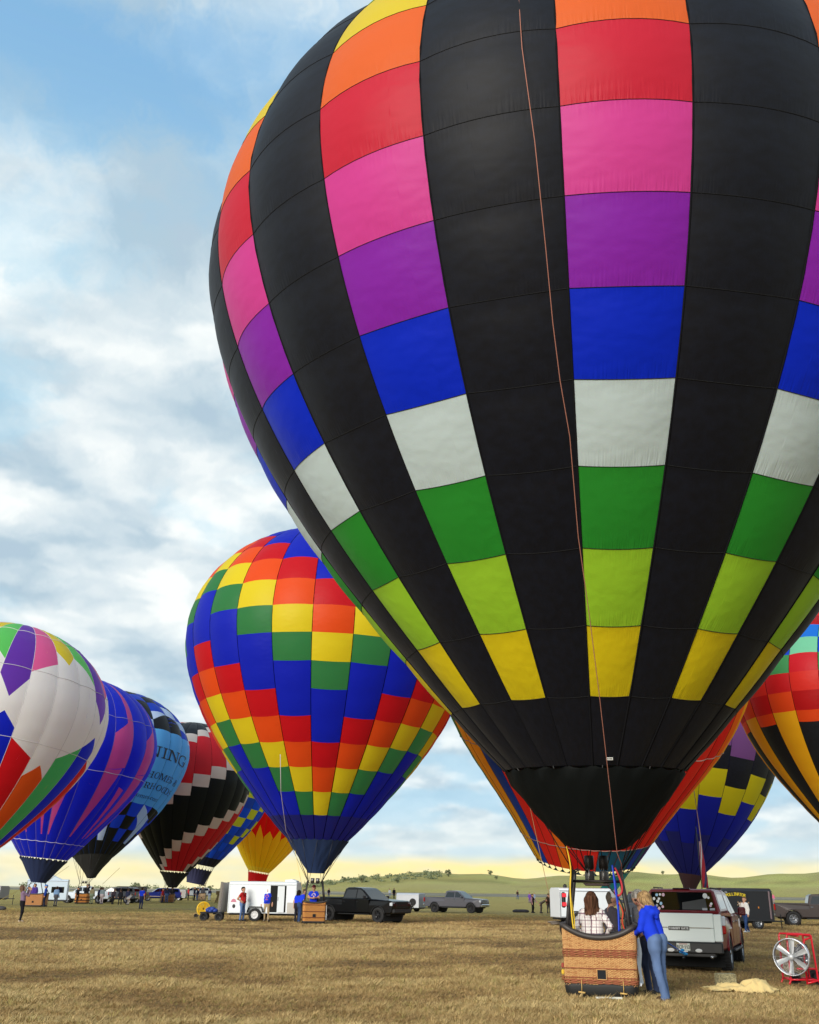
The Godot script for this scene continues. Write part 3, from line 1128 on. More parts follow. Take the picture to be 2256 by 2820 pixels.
# ---------------------------------------------------------------- people: one continuous skin from a field of tapered bones
func flesh(bones: Array, cell: float, kk: float, st: Array) -> void:
	var lo := Vector3(1e9, 1e9, 1e9)
	var hi := -lo
	for b in bones:
		var r: float = maxf(b[2], b[3])
		lo = lo.min(b[0] - Vector3.ONE * r).min(b[1] - Vector3.ONE * r)
		hi = hi.max(b[0] + Vector3.ONE * r).max(b[1] + Vector3.ONE * r)
	var pad := cell * 2.0 + 2.0 / kk
	lo -= Vector3.ONE * pad
	hi += Vector3.ONE * pad
	var nx := int((hi.x - lo.x) / cell) + 2
	var ny := int((hi.y - lo.y) / cell) + 2
	var nz := int((hi.z - lo.z) / cell) + 2
	var total := nx * ny * nz
	var sum := PackedFloat32Array()
	sum.resize(total)
	var near := PackedFloat32Array()
	near.resize(total)
	near.fill(9.0)
	var who := PackedByteArray()
	who.resize(total)
	var nb := 0
	for b in bones:
		var p: Vector3 = b[0]
		var q: Vector3 = b[1]
		var r0: float = b[2]
		var r1: float = b[3]
		var reach := maxf(r0, r1) + 2.6 / kk + cell
		var l := (p.min(q) - Vector3.ONE * reach - lo) / cell
		var h := (p.max(q) + Vector3.ONE * reach - lo) / cell
		var d := q - p
		var inv := 1.0 / maxf(d.length_squared(), 1e-8)
		for z in range(maxi(int(l.z), 0), mini(int(h.z) + 1, nz - 1) + 1):
			for y in range(maxi(int(l.y), 0), mini(int(h.y) + 1, ny - 1) + 1):
				var at := (z * ny + y) * nx
				for x in range(maxi(int(l.x), 0), mini(int(h.x) + 1, nx - 1) + 1):
					var w := lo + Vector3(x, y, z) * cell - p
					var t := clampf(w.dot(d) * inv, 0.0, 1.0)
					var e := (w - d * t).length() - lerpf(r0, r1, t)
					sum[at + x] += exp(-kk * e)
					if e < near[at + x]:
						near[at + x] = e
						who[at + x] = nb
		nb += 1
	# surface nets
	var vid := PackedInt32Array()
	vid.resize(total)
	vid.fill(-1)
	var v: PackedVector3Array = st[0]
	var col: PackedColorArray = st[2]
	var ix: PackedInt32Array = st[3]
	var first := v.size()
	var off := [0, 1, nx, nx + 1, nx * ny, nx * ny + 1, nx * ny + nx, nx * ny + nx + 1]
	var edges := [0, 1, 2, 3, 4, 5, 6, 7, 0, 2, 1, 3, 4, 6, 5, 7, 0, 4, 1, 5, 2, 6, 3, 7]
	for z in nz - 1:
		for y in ny - 1:
			var at := (z * ny + y) * nx
			for x in nx - 1:
				var i := at + x
				if sum[i] == 0.0 and sum[i + off[7]] == 0.0:
					continue
				var mask := 0
				for k in 8:
					if sum[i + off[k]] >= 1.0:
						mask |= 1 << k
				if mask == 0 or mask == 255:
					continue
				var c := Vector3.ZERO
				var n := 0
				for e in range(0, 24, 2):
					var a: int = edges[e]
					var b: int = edges[e + 1]
					if (mask >> a & 1) == (mask >> b & 1):
						continue
					var fa := log(maxf(sum[i + off[a]], 1e-9))
					var fb := log(maxf(sum[i + off[b]], 1e-9))
					var t := clampf(fa / (fa - fb), 0.02, 0.98)
					c += Vector3(a & 1, a >> 1 & 1, a >> 2).lerp(Vector3(b & 1, b >> 1 & 1, b >> 2), t)
					n += 1
				vid[i] = v.size()
				v.append(lo + (Vector3(x, y, z) + c / n) * cell)
				var best := 9.0
				var bw := 0
				for k in 8:
					if near[i + off[k]] < best:
						best = near[i + off[k]]
						bw = who[i + off[k]]
				col.append(bones[bw][4])
	var st3 := [1, nx, nx * ny]
	for z in range(1, nz - 1):
		for y in range(1, ny - 1):
			for x in range(1, nx - 1):
				var i := (z * ny + y) * nx + x
				var ins := sum[i] >= 1.0
				for ax in 3:
					if ins == (sum[i + st3[ax]] >= 1.0):
						continue
					var u: int = st3[(ax + 1) % 3]
					var w: int = st3[(ax + 2) % 3]
					var a := vid[i]
					var b := vid[i - u]
					var c := vid[i - u - w]
					var d := vid[i - w]
					if mini(mini(a, b), mini(c, d)) < 0:
						continue
					if ins:
						ix.append_array([a, c, b, a, d, c])
					else:
						ix.append_array([a, b, c, a, c, d])
	var nm := PackedVector3Array()
	nm.resize(v.size())
	for t in range(0, ix.size(), 3):
		var n := (v[ix[t + 2]] - v[ix[t]]).cross(v[ix[t + 1]] - v[ix[t]])
		nm[ix[t]] += n
		nm[ix[t + 1]] += n
		nm[ix[t + 2]] += n
	for i in nm.size():
		nm[i] = nm[i].normalized()
	st[0] = v
	st[1] = nm
	st[2] = col
	st[3] = ix

func net_mesh(st: Array) -> ArrayMesh:
	var arr := []
	arr.resize(Mesh.ARRAY_MAX)
	arr[Mesh.ARRAY_VERTEX] = st[0]
	arr[Mesh.ARRAY_NORMAL] = st[1]
	arr[Mesh.ARRAY_COLOR] = st[2]
	arr[Mesh.ARRAY_INDEX] = st[3]
	var mesh := ArrayMesh.new()
	mesh.add_surface_from_arrays(Mesh.PRIMITIVE_TRIANGLES, arr)
	return mesh

func cloth_mat() -> StandardMaterial3D:
	var m := M("clothes_and_skin", Color.WHITE, 0.85)
	m.vertex_color_use_as_albedo = true
	m.metallic_specular = 0.25
	return m

func five_fingers(wrist: Vector3, tip: Vector3, palm_n: Vector3, curl: float, skin_c: Color, side: float, sc: float) -> Array:
	var f := (tip - wrist).normalized()
	var n := palm_n.normalized()
	var s := f.cross(n).normalized() * side
	n = s.cross(f).normalized() * side
	var o := [[wrist, wrist + f * 0.05 * sc, 0.026 * sc, 0.030 * sc, skin_c]]
	for i in 4:
		var x := (i - 1.5) * 0.019 * sc
		var base := wrist + f * 0.075 * sc + s * x
		o.append([wrist + f * 0.02 * sc + s * x * 0.7, base, 0.015 * sc, 0.012 * sc, skin_c])
		var l: float = [0.036, 0.042, 0.040, 0.031][i] * sc
		var d1 := (f * cos(curl) - n * sin(curl))
		var d2 := (f * cos(curl * 1.9) - n * sin(curl * 1.9))
		o.append([base, base + d1 * l, 0.0095 * sc, 0.009 * sc, skin_c])
		o.append([base + d1 * l, base + d1 * l + d2 * l * 0.9, 0.0088 * sc, 0.0078 * sc, skin_c])
	var tb := wrist + f * 0.025 * sc - s * 0.028 * sc
	var td := (f * 0.8 - s * 0.7 - n * 0.25).normalized()
	o.append([wrist + f * 0.01 * sc, tb, 0.018 * sc, 0.014 * sc, skin_c])
	o.append([tb, tb + td * 0.034 * sc, 0.012 * sc, 0.0105 * sc, skin_c])
	o.append([tb + td * 0.034 * sc, tb + (td * 0.8 + f * 0.2 - n * 0.2).normalized() * 0.062 * sc, 0.0105 * sc, 0.0085 * sc, skin_c])
	return o

var SKIN := Color(0.50, 0.27, 0.18)

# facing +z at turn 0; o holds clothing colours (linear), lean, arms (elbow, hand for left and right), feet, cell
func person(label: String, at: Vector3, turn: float, height: float, o: Dictionary, group := "") -> MeshInstance3D:
	var top: Color = o.get("top", Color(0.05, 0.05, 0.06))
	var pants: Color = o.get("pants", Color(0.04, 0.055, 0.11))
	var hair: Color = o.get("hair", Color(0.05, 0.03, 0.02))
	var shoe: Color = o.get("shoe", Color(0.03, 0.03, 0.03))
	var sk: Color = o.get("skin", SKIN)
	var sleeve: Color = o.get("sleeve", top)
	var cell: float = o.get("cell", 0.03)
	var lean: float = deg_to_rad(o.get("lean", 0.0))
	var tilt: float = deg_to_rad(o.get("tilt", 0.0))
	var fat: float = o.get("fat", 1.0)
	var up := Transform3D(Basis(Vector3.BACK, tilt) * Basis(Vector3.RIGHT, lean), Vector3(0, 0.95, 0)) * Transform3D(Basis(), Vector3(0, -0.95, 0))
	var c := func(x: float, y: float, z: float) -> Vector3: return up * Vector3(x, y, z)
	var hd := Transform3D(Basis(Vector3.UP, deg_to_rad(o.get("look", 0.0))) * Basis(Vector3.RIGHT, deg_to_rad(o.get("nod", 0.0))), Vector3(0, 1.50, 0.0)) * Transform3D(Basis(), Vector3(0, -1.50, 0))
	var h := func(x: float, y: float, z: float) -> Vector3: return up * (hd * Vector3(x, y, z))
	var bones := []
	# torso
	for s in [-1.0, 1.0]:
		bones.append([c.call(0.075 * s * fat, 0.98, 0.0), c.call(0.085 * s * fat, 1.12, 0.005), 0.105 * fat, 0.100 * fat, pants if not o.get("long_top", true) else top])
		bones.append([c.call(0.085 * s * fat, 1.10, 0.01), c.call(0.095 * s, 1.34, 0.0), 0.100 * fat, 0.105, top])
		bones.append([c.call(0.07 * s, 1.42, -0.01), c.call(0.165 * s, 1.405, -0.005), 0.07, 0.062, top])
	if o.has("belly"):
		bones.append([c.call(0, 1.06, 0.07), c.call(0, 1.16, 0.07), 0.115 * o.belly, 0.11 * o.belly, top])
	bones.append([c.call(0, 1.44, -0.005), c.call(0, 1.55, 0.012), 0.056, 0.052, sk])
	# head: skull, jaw, nose, ears
	bones.append([h.call(0, 1.655, -0.012), h.call(0, 1.665, 0.018), 0.088, 0.082, sk])
	bones.append([h.call(0, 1.60, 0.03), h.call(0, 1.565, 0.052), 0.066, 0.042, sk])
	bones.append([h.call(0, 1.64, 0.095), h.call(0, 1.615, 0.112), 0.012, 0.016, sk])
	for s in [-1.0, 1.0]:
		bones.append([h.call(0.087 * s, 1.645, 0.0), h.call(0.089 * s, 1.615, 0.005), 0.018, 0.013, sk])
	if cell < 0.018:
		for s in [-1.0, 1.0]:
			bones.append([h.call(0.032 * s, 1.648, 0.090), h.call(0.036 * s, 1.648, 0.088), 0.012, 0.012, Color(0.03, 0.02, 0.02)])
		bones.append([h.call(-0.022, 1.578, 0.092), h.call(0.022, 1.578, 0.092), 0.009, 0.009, Color(0.30, 0.10, 0.08)])
	if not o.get("bald", false):
		bones.append([h.call(0, 1.69, -0.03), h.call(0, 1.695, 0.015), 0.090, 0.084, hair])
		bones.append([h.call(0, 1.64, -0.045), h.call(0, 1.59, -0.04), 0.080, 0.06, hair])
	if o.has("cap"):
		bones.append([h.call(0, 1.70, -0.012), h.call(0, 1.715, 0.012), 0.097, 0.088, o.cap])
		bones.append([h.call(-0.03, 1.70, 0.10), h.call(0.03, 1.70, 0.10), 0.02, 0.02, o.cap])
		bones.append([h.call(-0.02, 1.695, 0.14), h.call(0.02, 1.695, 0.14), 0.014, 0.014, o.cap])
	if o.has("long_hair"):
		var low: float = 1.36 if o.long_hair > 1 else 1.47
		bones.append([h.call(0, 1.66, -0.05), h.call(0, 1.52, -0.06), 0.085, 0.070, hair])
		for k in 5:
			var hx := (k - 2) * 0.036
			bones.append([h.call(hx * 1.2, 1.62, -0.05 + absf(hx) * 0.5), h.call(hx * 1.5, low + 0.03 * absf(sin(k * 2.3)), -0.085 + absf(hx) * 0.3), 0.05, 0.022, hair if k % 2 == 0 else hair * 1.35])
	if o.has("hood"):
		bones.append([c.call(-0.09, 1.455, -0.06), c.call(0.09, 1.455, -0.06), 0.062, 0.062, top])
		bones.append([c.call(-0.06, 1.39, -0.125), c.call(0.06, 1.39, -0.125), 0.05, 0.05, top])
		bones.append([c.call(0, 1.36, -0.14), c.call(0, 1.31, -0.13), 0.05, 0.03, top])
	# arms
	var al: Array = o.get("al", [Vector3(0.245, 1.13, -0.02), Vector3(0.255, 0.88, 0.06)])
	var ar: Array = o.get("ar", [Vector3(-0.245, 1.13, -0.02), Vector3(-0.255, 0.88, 0.06)])
	var hands := []
	for q in [[al, 1.0], [ar, -1.0]]:
		var s: float = q[1]
		var sh: Vector3 = c.call(0.175 * s, 1.40, -0.005)
		var el: Vector3 = c.call(q[0][0].x, q[0][0].y, q[0][0].z) if not o.get("arms_free", false) else q[0][0]
		var ha: Vector3 = c.call(q[0][1].x, q[0][1].y, q[0][1].z) if not o.get("arms_free", false) else q[0][1]
		bones.append([sh, sh.lerp(el, 0.55), 0.062, 0.053, sleeve])
		bones.append([sh.lerp(el, 0.5), el, 0.052, 0.044, sk if o.get("short", false) else sleeve])
		bones.append([el, el.lerp(ha, 0.9), 0.044, 0.031 if o.get("short", false) else 0.038, sk if o.get("short", false) else sleeve])
		var f := (ha - el).normalized()
		if cell < 0.016:
			hands.append([ha - f * 0.015, ha + f * 0.1, s])
			bones.append([el.lerp(ha, 0.85), ha + f * 0.01, 0.028, 0.026, sk])
		else:
			bones.append([ha - f * 0.01, ha + f * 0.05, 0.033, 0.036, sk])
			bones.append([ha + f * 0.05, ha + f * 0.12, 0.032, 0.022, sk])
	# legs
	var fl: Vector3 = o.get("fl", Vector3(0.11, 0.0, 0.02))
	var fr: Vector3 = o.get("fr", Vector3(-0.11, 0.0, -0.02))
	for q in [[fl, 1.0], [fr, -1.0]]:
		var ft: Vector3 = q[0]
		var s: float = q[1]
		var hip := Vector3(0.085 * s, 0.93, 0)
		var kn := hip.lerp(ft + Vector3(0, 0.08, 0), 0.5) + Vector3(0.012 * s, 0, o.get("knee", 0.03))
		var an := ft + Vector3(0, 0.10, -0.02)
		var flare: float = o.get("flare", 1.0)
		bones.append([hip + Vector3(0, 0.03, -0.02), hip + Vector3(0, -0.08, -0.015), 0.112 * fat, 0.102 * fat, pants])
		bones.append([hip + Vector3(0, -0.06, 0), kn, 0.094 * fat, 0.066, pants])
		bones.append([kn, an, 0.066, 0.050 * flare, pants])
		bones.append([ft + Vector3(0, 0.055, -0.045), ft + Vector3(0.012 * s, 0.042, 0.14), 0.046, 0.036, shoe])
		bones.append([ft + Vector3(0, 0.04, -0.05), ft + Vector3(0, 0.035, 0.05), 0.038, 0.036, shoe])
	var st := [PackedVector3Array(), PackedVector3Array(), PackedColorArray(), PackedInt32Array()]
	flesh(bones, cell, 1.2 / maxf(cell, 0.018), st)
	for q in hands:
		var sd: Vector3 = Vector3(-q[2], 0, 0.3) if not o.has("palm") else o.palm
		flesh(five_fingers(q[0], q[1], sd, o.get("curl", 0.5), sk, q[2], 0.95), 0.006, 160.0, st)
	if cell < 0.021:
		# folds in the cloth and strands in the hair
		var cn := noise(int(absf(at.x) * 100.0) + 7, 1.0, 2)
		for i in st[0].size():
			var p: Vector3 = st[0][i]
			var k: Color = st[2][i]
			if k == top or k == sleeve:
				st[0][i] = p + st[1][i] * (0.010 * cn.get_noise_3d(p.x * 7.0 + p.y * 4.0, p.y * 9.0, p.z * 7.0) + 0.004 * cn.get_noise_3d(p.x * 22.0, p.y * 26.0, p.z * 22.0))
			elif k == pants:
				st[0][i] = p + st[1][i] * 0.009 * cn.get_noise_3d(p.x * 8.0, p.y * (16.0 if p.y < 0.25 or absf(p.y - 0.5) < 0.1 else 6.0), p.z * 8.0)
				st[2][i] = k * (1.0 + 0.35 * cn.get_noise_3d(p.x * 5.0, p.y * 3.0, p.z * 5.0))
			elif k.is_equal_approx(hair) or k.is_equal_approx(hair * 1.35):
				var sn := cn.get_noise_3d(p.x * 42.0, p.y * 3.0, p.z * 42.0)
				st[0][i] = p + st[1][i] * 0.006 * sn
				st[2][i] = k * (1.0 + 1.1 * sn)
	if o.get("plaid", false):
		for i in st[0].size():
			if st[2][i] == top:
				var p: Vector3 = st[0][i]
				var a := fposmod(p.y / 0.115, 1.0)
				var b := fposmod((p.x + p.z * 0.6) / 0.105 + 0.35, 1.0)
				if a < 0.16 or b < 0.17:
					st[2][i] = Color(0.22, 0.13, 0.16) if not (a < 0.16 and b < 0.17) else Color(0.09, 0.05, 0.08)
				elif a > 0.5 and a < 0.6 or b > 0.55 and b < 0.64:
					st[2][i] = Color(0.62, 0.50, 0.50)
	if o.has("print"):
		for i in st[0].size():
			var p: Vector3 = st[0][i]
			if st[2][i] == top and p.z > 0.03 and absf(p.x) < 0.12 and (absf(Vector2(p.x, p.y - 1.28).length() - 0.085) < 0.022 and p.y > 1.27 or absf(p.y - 1.12) < 0.02 and absf(p.x) < 0.08 or absf(p.x) < 0.03 and absf(p.y - 1.22) < 0.04):
				st[2][i] = o.print
	var n := obj("person", net_mesh(st), cloth_mat())
	n.position = at
	n.rotation.y = deg_to_rad(turn)
	n.scale = Vector3.ONE * (height / 1.75)
	tag(n, label, "person", group)
	return n

var JEANS := Color(0.055, 0.095, 0.21)
var ROYAL := Color(0.012, 0.045, 0.60)

func near_people() -> void:
	# woman in the basket, seen from behind
	var p := person("woman in white plaid shirt with long brown hair standing in the front basket", Vector3(3.27, 0.02, -18.42), 172, 1.63, {"top": Color(0.74, 0.71, 0.68), "plaid": true, "hair": Color(0.075, 0.035, 0.02), "long_hair": 2, "cell": 0.0125, "al": [Vector3(0.30, 1.16, -0.05), Vector3(0.20, 0.98, 0.12)], "ar": [Vector3(-0.33, 1.17, -0.10), Vector3(-0.24, 0.985, 0.10)], "look": 6, "nod": 6, "fat": 1.04})
	# woman leaning on the rim
	p = person("blonde woman in bright blue hoodie and jeans leaning on the basket rim", Vector3(4.20, 0, -17.72), 222, 1.69, {"top": ROYAL, "pants": Color(0.10, 0.155, 0.29), "hair": Color(0.30, 0.19, 0.09), "long_hair": 1, "hood": 1, "cell": 0.0125, "lean": 15, "arms_free": false, "al": [Vector3(0.24, 1.16, 0.10), Vector3(0.12, 1.14, 0.33)], "ar": [Vector3(-0.25, 1.17, 0.08), Vector3(-0.14, 1.15, 0.32)], "look": 10, "nod": 8, "fl": Vector3(0.09, 0, -0.14), "fr": Vector3(-0.10, 0, -0.02), "knee": 0.02, "flare": 1.3, "fat": 1.06, "shoe": Color(0.05, 0.02, 0.015), "curl": 0.9})
	# people round the far side of the basket
	p = person("person in dark jacket and pale cap standing behind the front basket", Vector3(3.92, 0, -20.0), 100, 1.66, {"top": Color(0.075, 0.065, 0.075), "pants": Color(0.03, 0.03, 0.04), "cap": Color(0.65, 0.66, 0.68), "hair": Color(0.10, 0.08, 0.06), "cell": 0.016, "nod": 15})
	p = person("grey haired man with glasses bending beside the blue hoodie woman", Vector3(4.33, 0, -18.85), -60, 1.72, {"top": Color(0.10, 0.10, 0.11), "hair": Color(0.36, 0.33, 0.29), "cell": 0.0135, "lean": 14, "nod": 12, "al": [Vector3(0.22, 1.15, 0.10), Vector3(0.08, 1.10, 0.30)], "ar": [Vector3(-0.24, 1.15, 0.08), Vector3(-0.10, 1.10, 0.30)]})
	var g := MB.new(true)
	var xf := Transform3D(Basis(Vector3.RIGHT, deg_to_rad(14)), Vector3(0, 0.95, 0)) * Transform3D(Basis(), Vector3(0, -0.95, 0)) * Transform3D(Basis(Vector3.RIGHT, deg_to_rad(12)), Vector3(0, 1.5, 0)) * Transform3D(Basis(), Vector3(0, -1.5, 0))
	for s in [-1.0, 1.0]:
		var ring := []
		for i in 13:
			ring.append(xf * Vector3(0.036 * s + 0.026 * cos(TAU * i / 12), 1.648 + 0.019 * sin(TAU * i / 12), 0.109))
		g.tube(ring, 0.003, 5, false)
		g.tube([xf * Vector3(0.062 * s, 1.65, 0.105), xf * Vector3(0.095 * s, 1.65, 0.0)], 0.003, 5)
	g.tube([xf * Vector3(-0.012, 1.652, 0.112), xf * Vector3(0.012, 1.652, 0.112)], 0.003, 5)
	obj("glasses", g.done(), M("dark_frame", srgb(40, 20, 18), 0.4), p)
	# woman walking by the black trailer
	person("woman in white sweater and jeans looking up beside the black trailer", Vector3(17.11, 0, -53), -60, 1.64, {"top": Color(0.72, 0.68, 0.64), "pants": Color(0.03, 0.06, 0.16), "hair": Color(0.12, 0.06, 0.03), "cell": 0.022, "nod": -14, "fl": Vector3(0.10, 0, 0.22), "fr": Vector3(-0.10, 0, -0.22), "fat": 1.1, "shoe": Color(0.5, 0.5, 0.5)})

func mid_people() -> void:
	var akimbo := [Vector3(0.36, 1.15, -0.10), Vector3(0.20, 1.02, 0.03)]
	var akimbo_r := [Vector3(-0.36, 1.15, -0.10), Vector3(-0.20, 1.02, 0.03)]
	person("man in dark red shirt with hands on hips before the white trailer", Vector3(-9.18, 0, -60.2), 62, 1.80, {"top": Color(0.42, 0.02, 0.022), "pants": Color(0.10, 0.16, 0.32), "hair": Color(0.02, 0.015, 0.012), "cell": 0.02, "al": akimbo, "ar": akimbo_r, "nod": -8, "short": true, "belly": 0.95})
	person("man in blue printed T-shirt and khaki trousers before the white trailer", Vector3(-7.87, 0, -60.8), -8, 1.80, {"al": [Vector3(0.30, 1.14, -0.03), Vector3(0.31, 0.88, 0.05)], "ar": [Vector3(-0.30, 1.14, -0.03), Vector3(-0.31, 0.88, 0.05)], "top": ROYAL, "pants": Color(0.36, 0.27, 0.16), "hair": Color(0.40, 0.34, 0.30), "bald": true, "cell": 0.02, "short": true, "nod": -22, "belly": 1.1, "fat": 1.08, "print": Color(0.45, 0.12, 0.18), "shoe": Color(0.25, 0.2, 0.15)})
	person("man in blue T-shirt leaning over the left end of the centre basket", Vector3(-5.68, 0, -57.7), 115, 1.76, {"top": ROYAL, "pants": Color(0.03, 0.055, 0.13), "hair": Color(0.10, 0.07, 0.05), "cell": 0.02, "short": true, "lean": 20, "al": [Vector3(0.22, 1.16, 0.12), Vector3(0.14, 1.06, 0.34)], "ar": [Vector3(-0.22, 1.16, 0.12), Vector3(-0.14, 1.06, 0.34)]})
	person("black haired person in blue T-shirt half hidden behind the leaning man", Vector3(-6.0, 0, -59.4), 150, 1.68, {"top": ROYAL, "pants": Color(0.02, 0.02, 0.03), "long_hair": 1, "hair": Color(0.012, 0.01, 0.01), "cell": 0.022, "short": true, "lean": 12, "ar": [Vector3(-0.38, 1.2, -0.06), Vector3(-0.30, 0.98, 0.05)]})
	person("pilot in blue printed T-shirt and maroon cap standing in the centre basket", Vector3(-4.97, 0.1, -57.9), 6, 1.82, {"top": ROYAL, "pants": Color(0.03, 0.04, 0.08), "cap": Color(0.10, 0.012, 0.02), "cell": 0.02, "short": true, "print": Color(0.7, 0.55, 0.6), "al": [Vector3(0.29, 1.16, 0.03), Vector3(0.08, 1.16, 0.24)], "ar": [Vector3(-0.29, 1.16, 0.03), Vector3(-0.08, 1.14, 0.24)]})
	person("woman in purple sweater and black leggings photographing at the far left", Vector3(-19.1, 0, -53), 120, 1.72, {"top": Color(0.20, 0.13, 0.20), "pants": Color(0.012, 0.012, 0.015), "hair": Color(0.12, 0.07, 0.045), "long_hair": 1, "cell": 0.02, "lean": -7, "nod": -14, "shoe": Color(0.5, 0.4, 0.33), "al": [Vector3(0.20, 1.24, 0.26), Vector3(0.08, 1.52, 0.34)], "ar": [Vector3(-0.20, 1.22, 0.24), Vector3(-0.10, 1.48, 0.36)]})
	person("man in royal blue shirt and navy trousers seen from behind, alone on the grass", Vector3(-23.37, 0, -94), 165, 1.78, {"top": ROYAL, "pants": Color(0.02, 0.03, 0.08), "hair": Color(0.03, 0.02, 0.015), "short": true, "cell": 0.026, "fat": 1.05})

func far_people() -> void:
	var black := Color(0.015, 0.015, 0.018)
	var navy := Color(0.018, 0.022, 0.05)
	var red := Color(0.42, 0.03, 0.035)
	var q := [
		["person in brown holding a rope behind the purple sweater woman", -35.28, -99.0, 90, 1.72, {"top": Color(0.14, 0.09, 0.07)}],
		["person in purple blue shirt inside the tan basket under the blue balloon", -34.38, -98.0, 10, 1.85, {"top": Color(0.08, 0.05, 0.30)}],
		["person in dark blue jacket and blue cap right of the tan basket", -33.0, -97.0, -70, 1.85, {"top": Color(0.015, 0.04, 0.25), "cap": Color(0.08, 0.22, 0.6), "pants": navy}],
		["person in pale blue top beside the white van", -33.3, -101.0, 170, 1.75, {"top": Color(0.20, 0.33, 0.55), "pants": Color(0.10, 0.10, 0.12)}],
		["person in black cap and coat left of the striped wicker basket", -37.45, -121.0, 80, 1.72, {"top": black, "cap": black, "pants": black}],
		["pilot in black inside the striped wicker basket", -36.75, -122.0, 30, 1.95, {"top": black, "al": [Vector3(0.25, 1.5, 0.05), Vector3(0.15, 1.8, 0.05)]}],
		["person in khaki hoodie and pale green trousers at the striped basket", -35.23, -119.0, 180, 1.80, {"top": Color(0.26, 0.22, 0.13), "pants": Color(0.28, 0.33, 0.22)}],
		["person in dark coat right of the khaki hoodie", -34.37, -119.2, 200, 1.78, {"top": navy, "pants": black}],
		["person in grey blue jacket and pale trousers right of the dark coat", -33.96, -118.6, 170, 1.76, {"top": Color(0.16, 0.20, 0.22), "pants": Color(0.42, 0.36, 0.38)}],
		["person in black shorts leaning by the dark pickup", -32.82, -119.0, 150, 1.62, {"top": Color(0.03, 0.02, 0.03), "pants": black, "lean": 15}],
		["person in long black coat facing the black open trailer", -31.46, -117.0, 190, 1.60, {"top": black, "pants": black, "fl": Vector3(0.16, 0, 0.05), "fr": Vector3(-0.16, 0, -0.05)}],
		["person in navy sweater next to the crouching figure", -31.18, -119.0, 170, 1.66, {"top": navy, "pants": navy, "fat": 1.1}],
		["person in red shirt left of the basket under the stair striped balloon", -32.05, -140.0, 80, 1.75, {"top": red}],
		["person in navy jacket and blue jeans before the basket of the stair striped balloon", -31.42, -139.6, 190, 1.90, {"top": navy, "pants": JEANS}],
		["person in dark top inside the basket of the stair striped balloon", -31.25, -142.0, 0, 1.95, {"top": black}],
		["person in red jacket standing before the silver SUV", -34.82, -170.0, 120, 1.85, {"top": red, "pants": black, "fl": Vector3(0.15, 0, 0.1)}],
		["person in navy coat left of the small beige basket", -33.43, -168.0, 80, 1.95, {"top": navy, "pants": navy}],
		["person in blue jeans leaning on the small beige basket", -32.91, -167.6, 60, 1.80, {"top": navy, "pants": JEANS, "lean": 18}],
		["person in grey top inside the small beige basket", -32.5, -169.8, 20, 1.90, {"top": Color(0.12, 0.12, 0.14)}],
		["person in navy jacket and pale jeans standing right of the small beige basket", -31.0, -168.0, 200, 1.75, {"top": navy, "pants": Color(0.22, 0.28, 0.38)}],
		["small dark figure between the centre basket and the black pickup, far off", -15.39, -215.0, 0, 1.75, {"top": black}],
		["small figure in white far off left of the silver trailer", -3.08, -225.0, 0, 1.75, {"top": Color(0.6, 0.62, 0.66), "pants": Color(0.25, 0.3, 0.4)}],
		["person in black coat far off behind the silver trailer", -2.06, -215.0, 0, 1.95, {"top": black, "pants": black}],
		["person in black top and jeans walking alone on the far meadow", 24.27, -225.0, 30, 1.80, {"top": Color(0.05, 0.03, 0.02), "pants": JEANS, "fl": Vector3(0.13, 0, 0.12), "fr": Vector3(-0.13, 0, -0.1)}],
		["small figure in purple far off behind the rope handlers", 22.65, -190.0, 0, 1.70, {"top": Color(0.13, 0.06, 0.32), "pants": Color(0.13, 0.06, 0.25)}],
		["small figure in grey blue far off right of the purple one", 24.74, -200.0, 0, 1.60, {"top": Color(0.20, 0.26, 0.36), "pants": Color(0.25, 0.32, 0.42)}],
		["rope handler in black with pink sleeve behind the white trailer", 12.32, -101.0, 60, 1.68, {"top": black, "pants": black, "sleeve": Color(0.30, 0.16, 0.19), "al": [Vector3(0.26, 1.2, 0.16), Vector3(0.18, 1.02, 0.36)]}],
		["grey clothed person bending over right of the rope handler", 13.05, -100.6, 70, 1.62, {"top": Color(0.12, 0.10, 0.085), "pants": Color(0.10, 0.085, 0.075), "lean": 62}],
		["rope handler in brown jacket and cap beside the white trailer", 13.85, -101.0, 10, 1.72, {"top": Color(0.055, 0.035, 0.022), "pants": Color(0.05, 0.045, 0.045), "cap": Color(0.06, 0.04, 0.03), "fat": 1.1, "al": [Vector3(0.28, 1.15, 0.05), Vector3(0.1, 1.1, 0.25)]}],
		["small figure in pink on the far meadow right of the black trailer", 75.5, -215.0, 0, 1.75, {"top": Color(0.55, 0.13, 0.22), "pants": Color(0.3, 0.2, 0.25)}],
	]
	for e in q:
		var o: Dictionary = e[5]
		o["cell"] = 0.034
		person(e[0], Vector3(e[1], ground_y(e[1], e[2]) + (0.1 if "inside" in e[0] else 0.0), e[2]), e[3], e[4], o)
	# the crouching figure
	person("person in pale grey crouching by the black open trailer", Vector3(-30.75, 0, -117.6), 150, 1.72, {"top": Color(0.30, 0.28, 0.27), "pants": Color(0.34, 0.31, 0.28), "cell": 0.034, "lean": 50, "knee": 0.22}).scale.y = 0.72

# ---------------------------------------------------------------- vehicles
func paint(key: String, c := Color.BLACK) -> StandardMaterial3D:
	var m := M(key, c, 0.32)
	m.clearcoat_enabled = true
	m.clearcoat = 0.35
	m.metallic_specular = 0.35
	m.clearcoat_roughness = 0.06
	return m

func glass_mat() -> StandardMaterial3D:
	var m := M("vehicle_glass", Color(0.055, 0.065, 0.075), 0.04)
	m.metallic_specular = 0.75
	return m

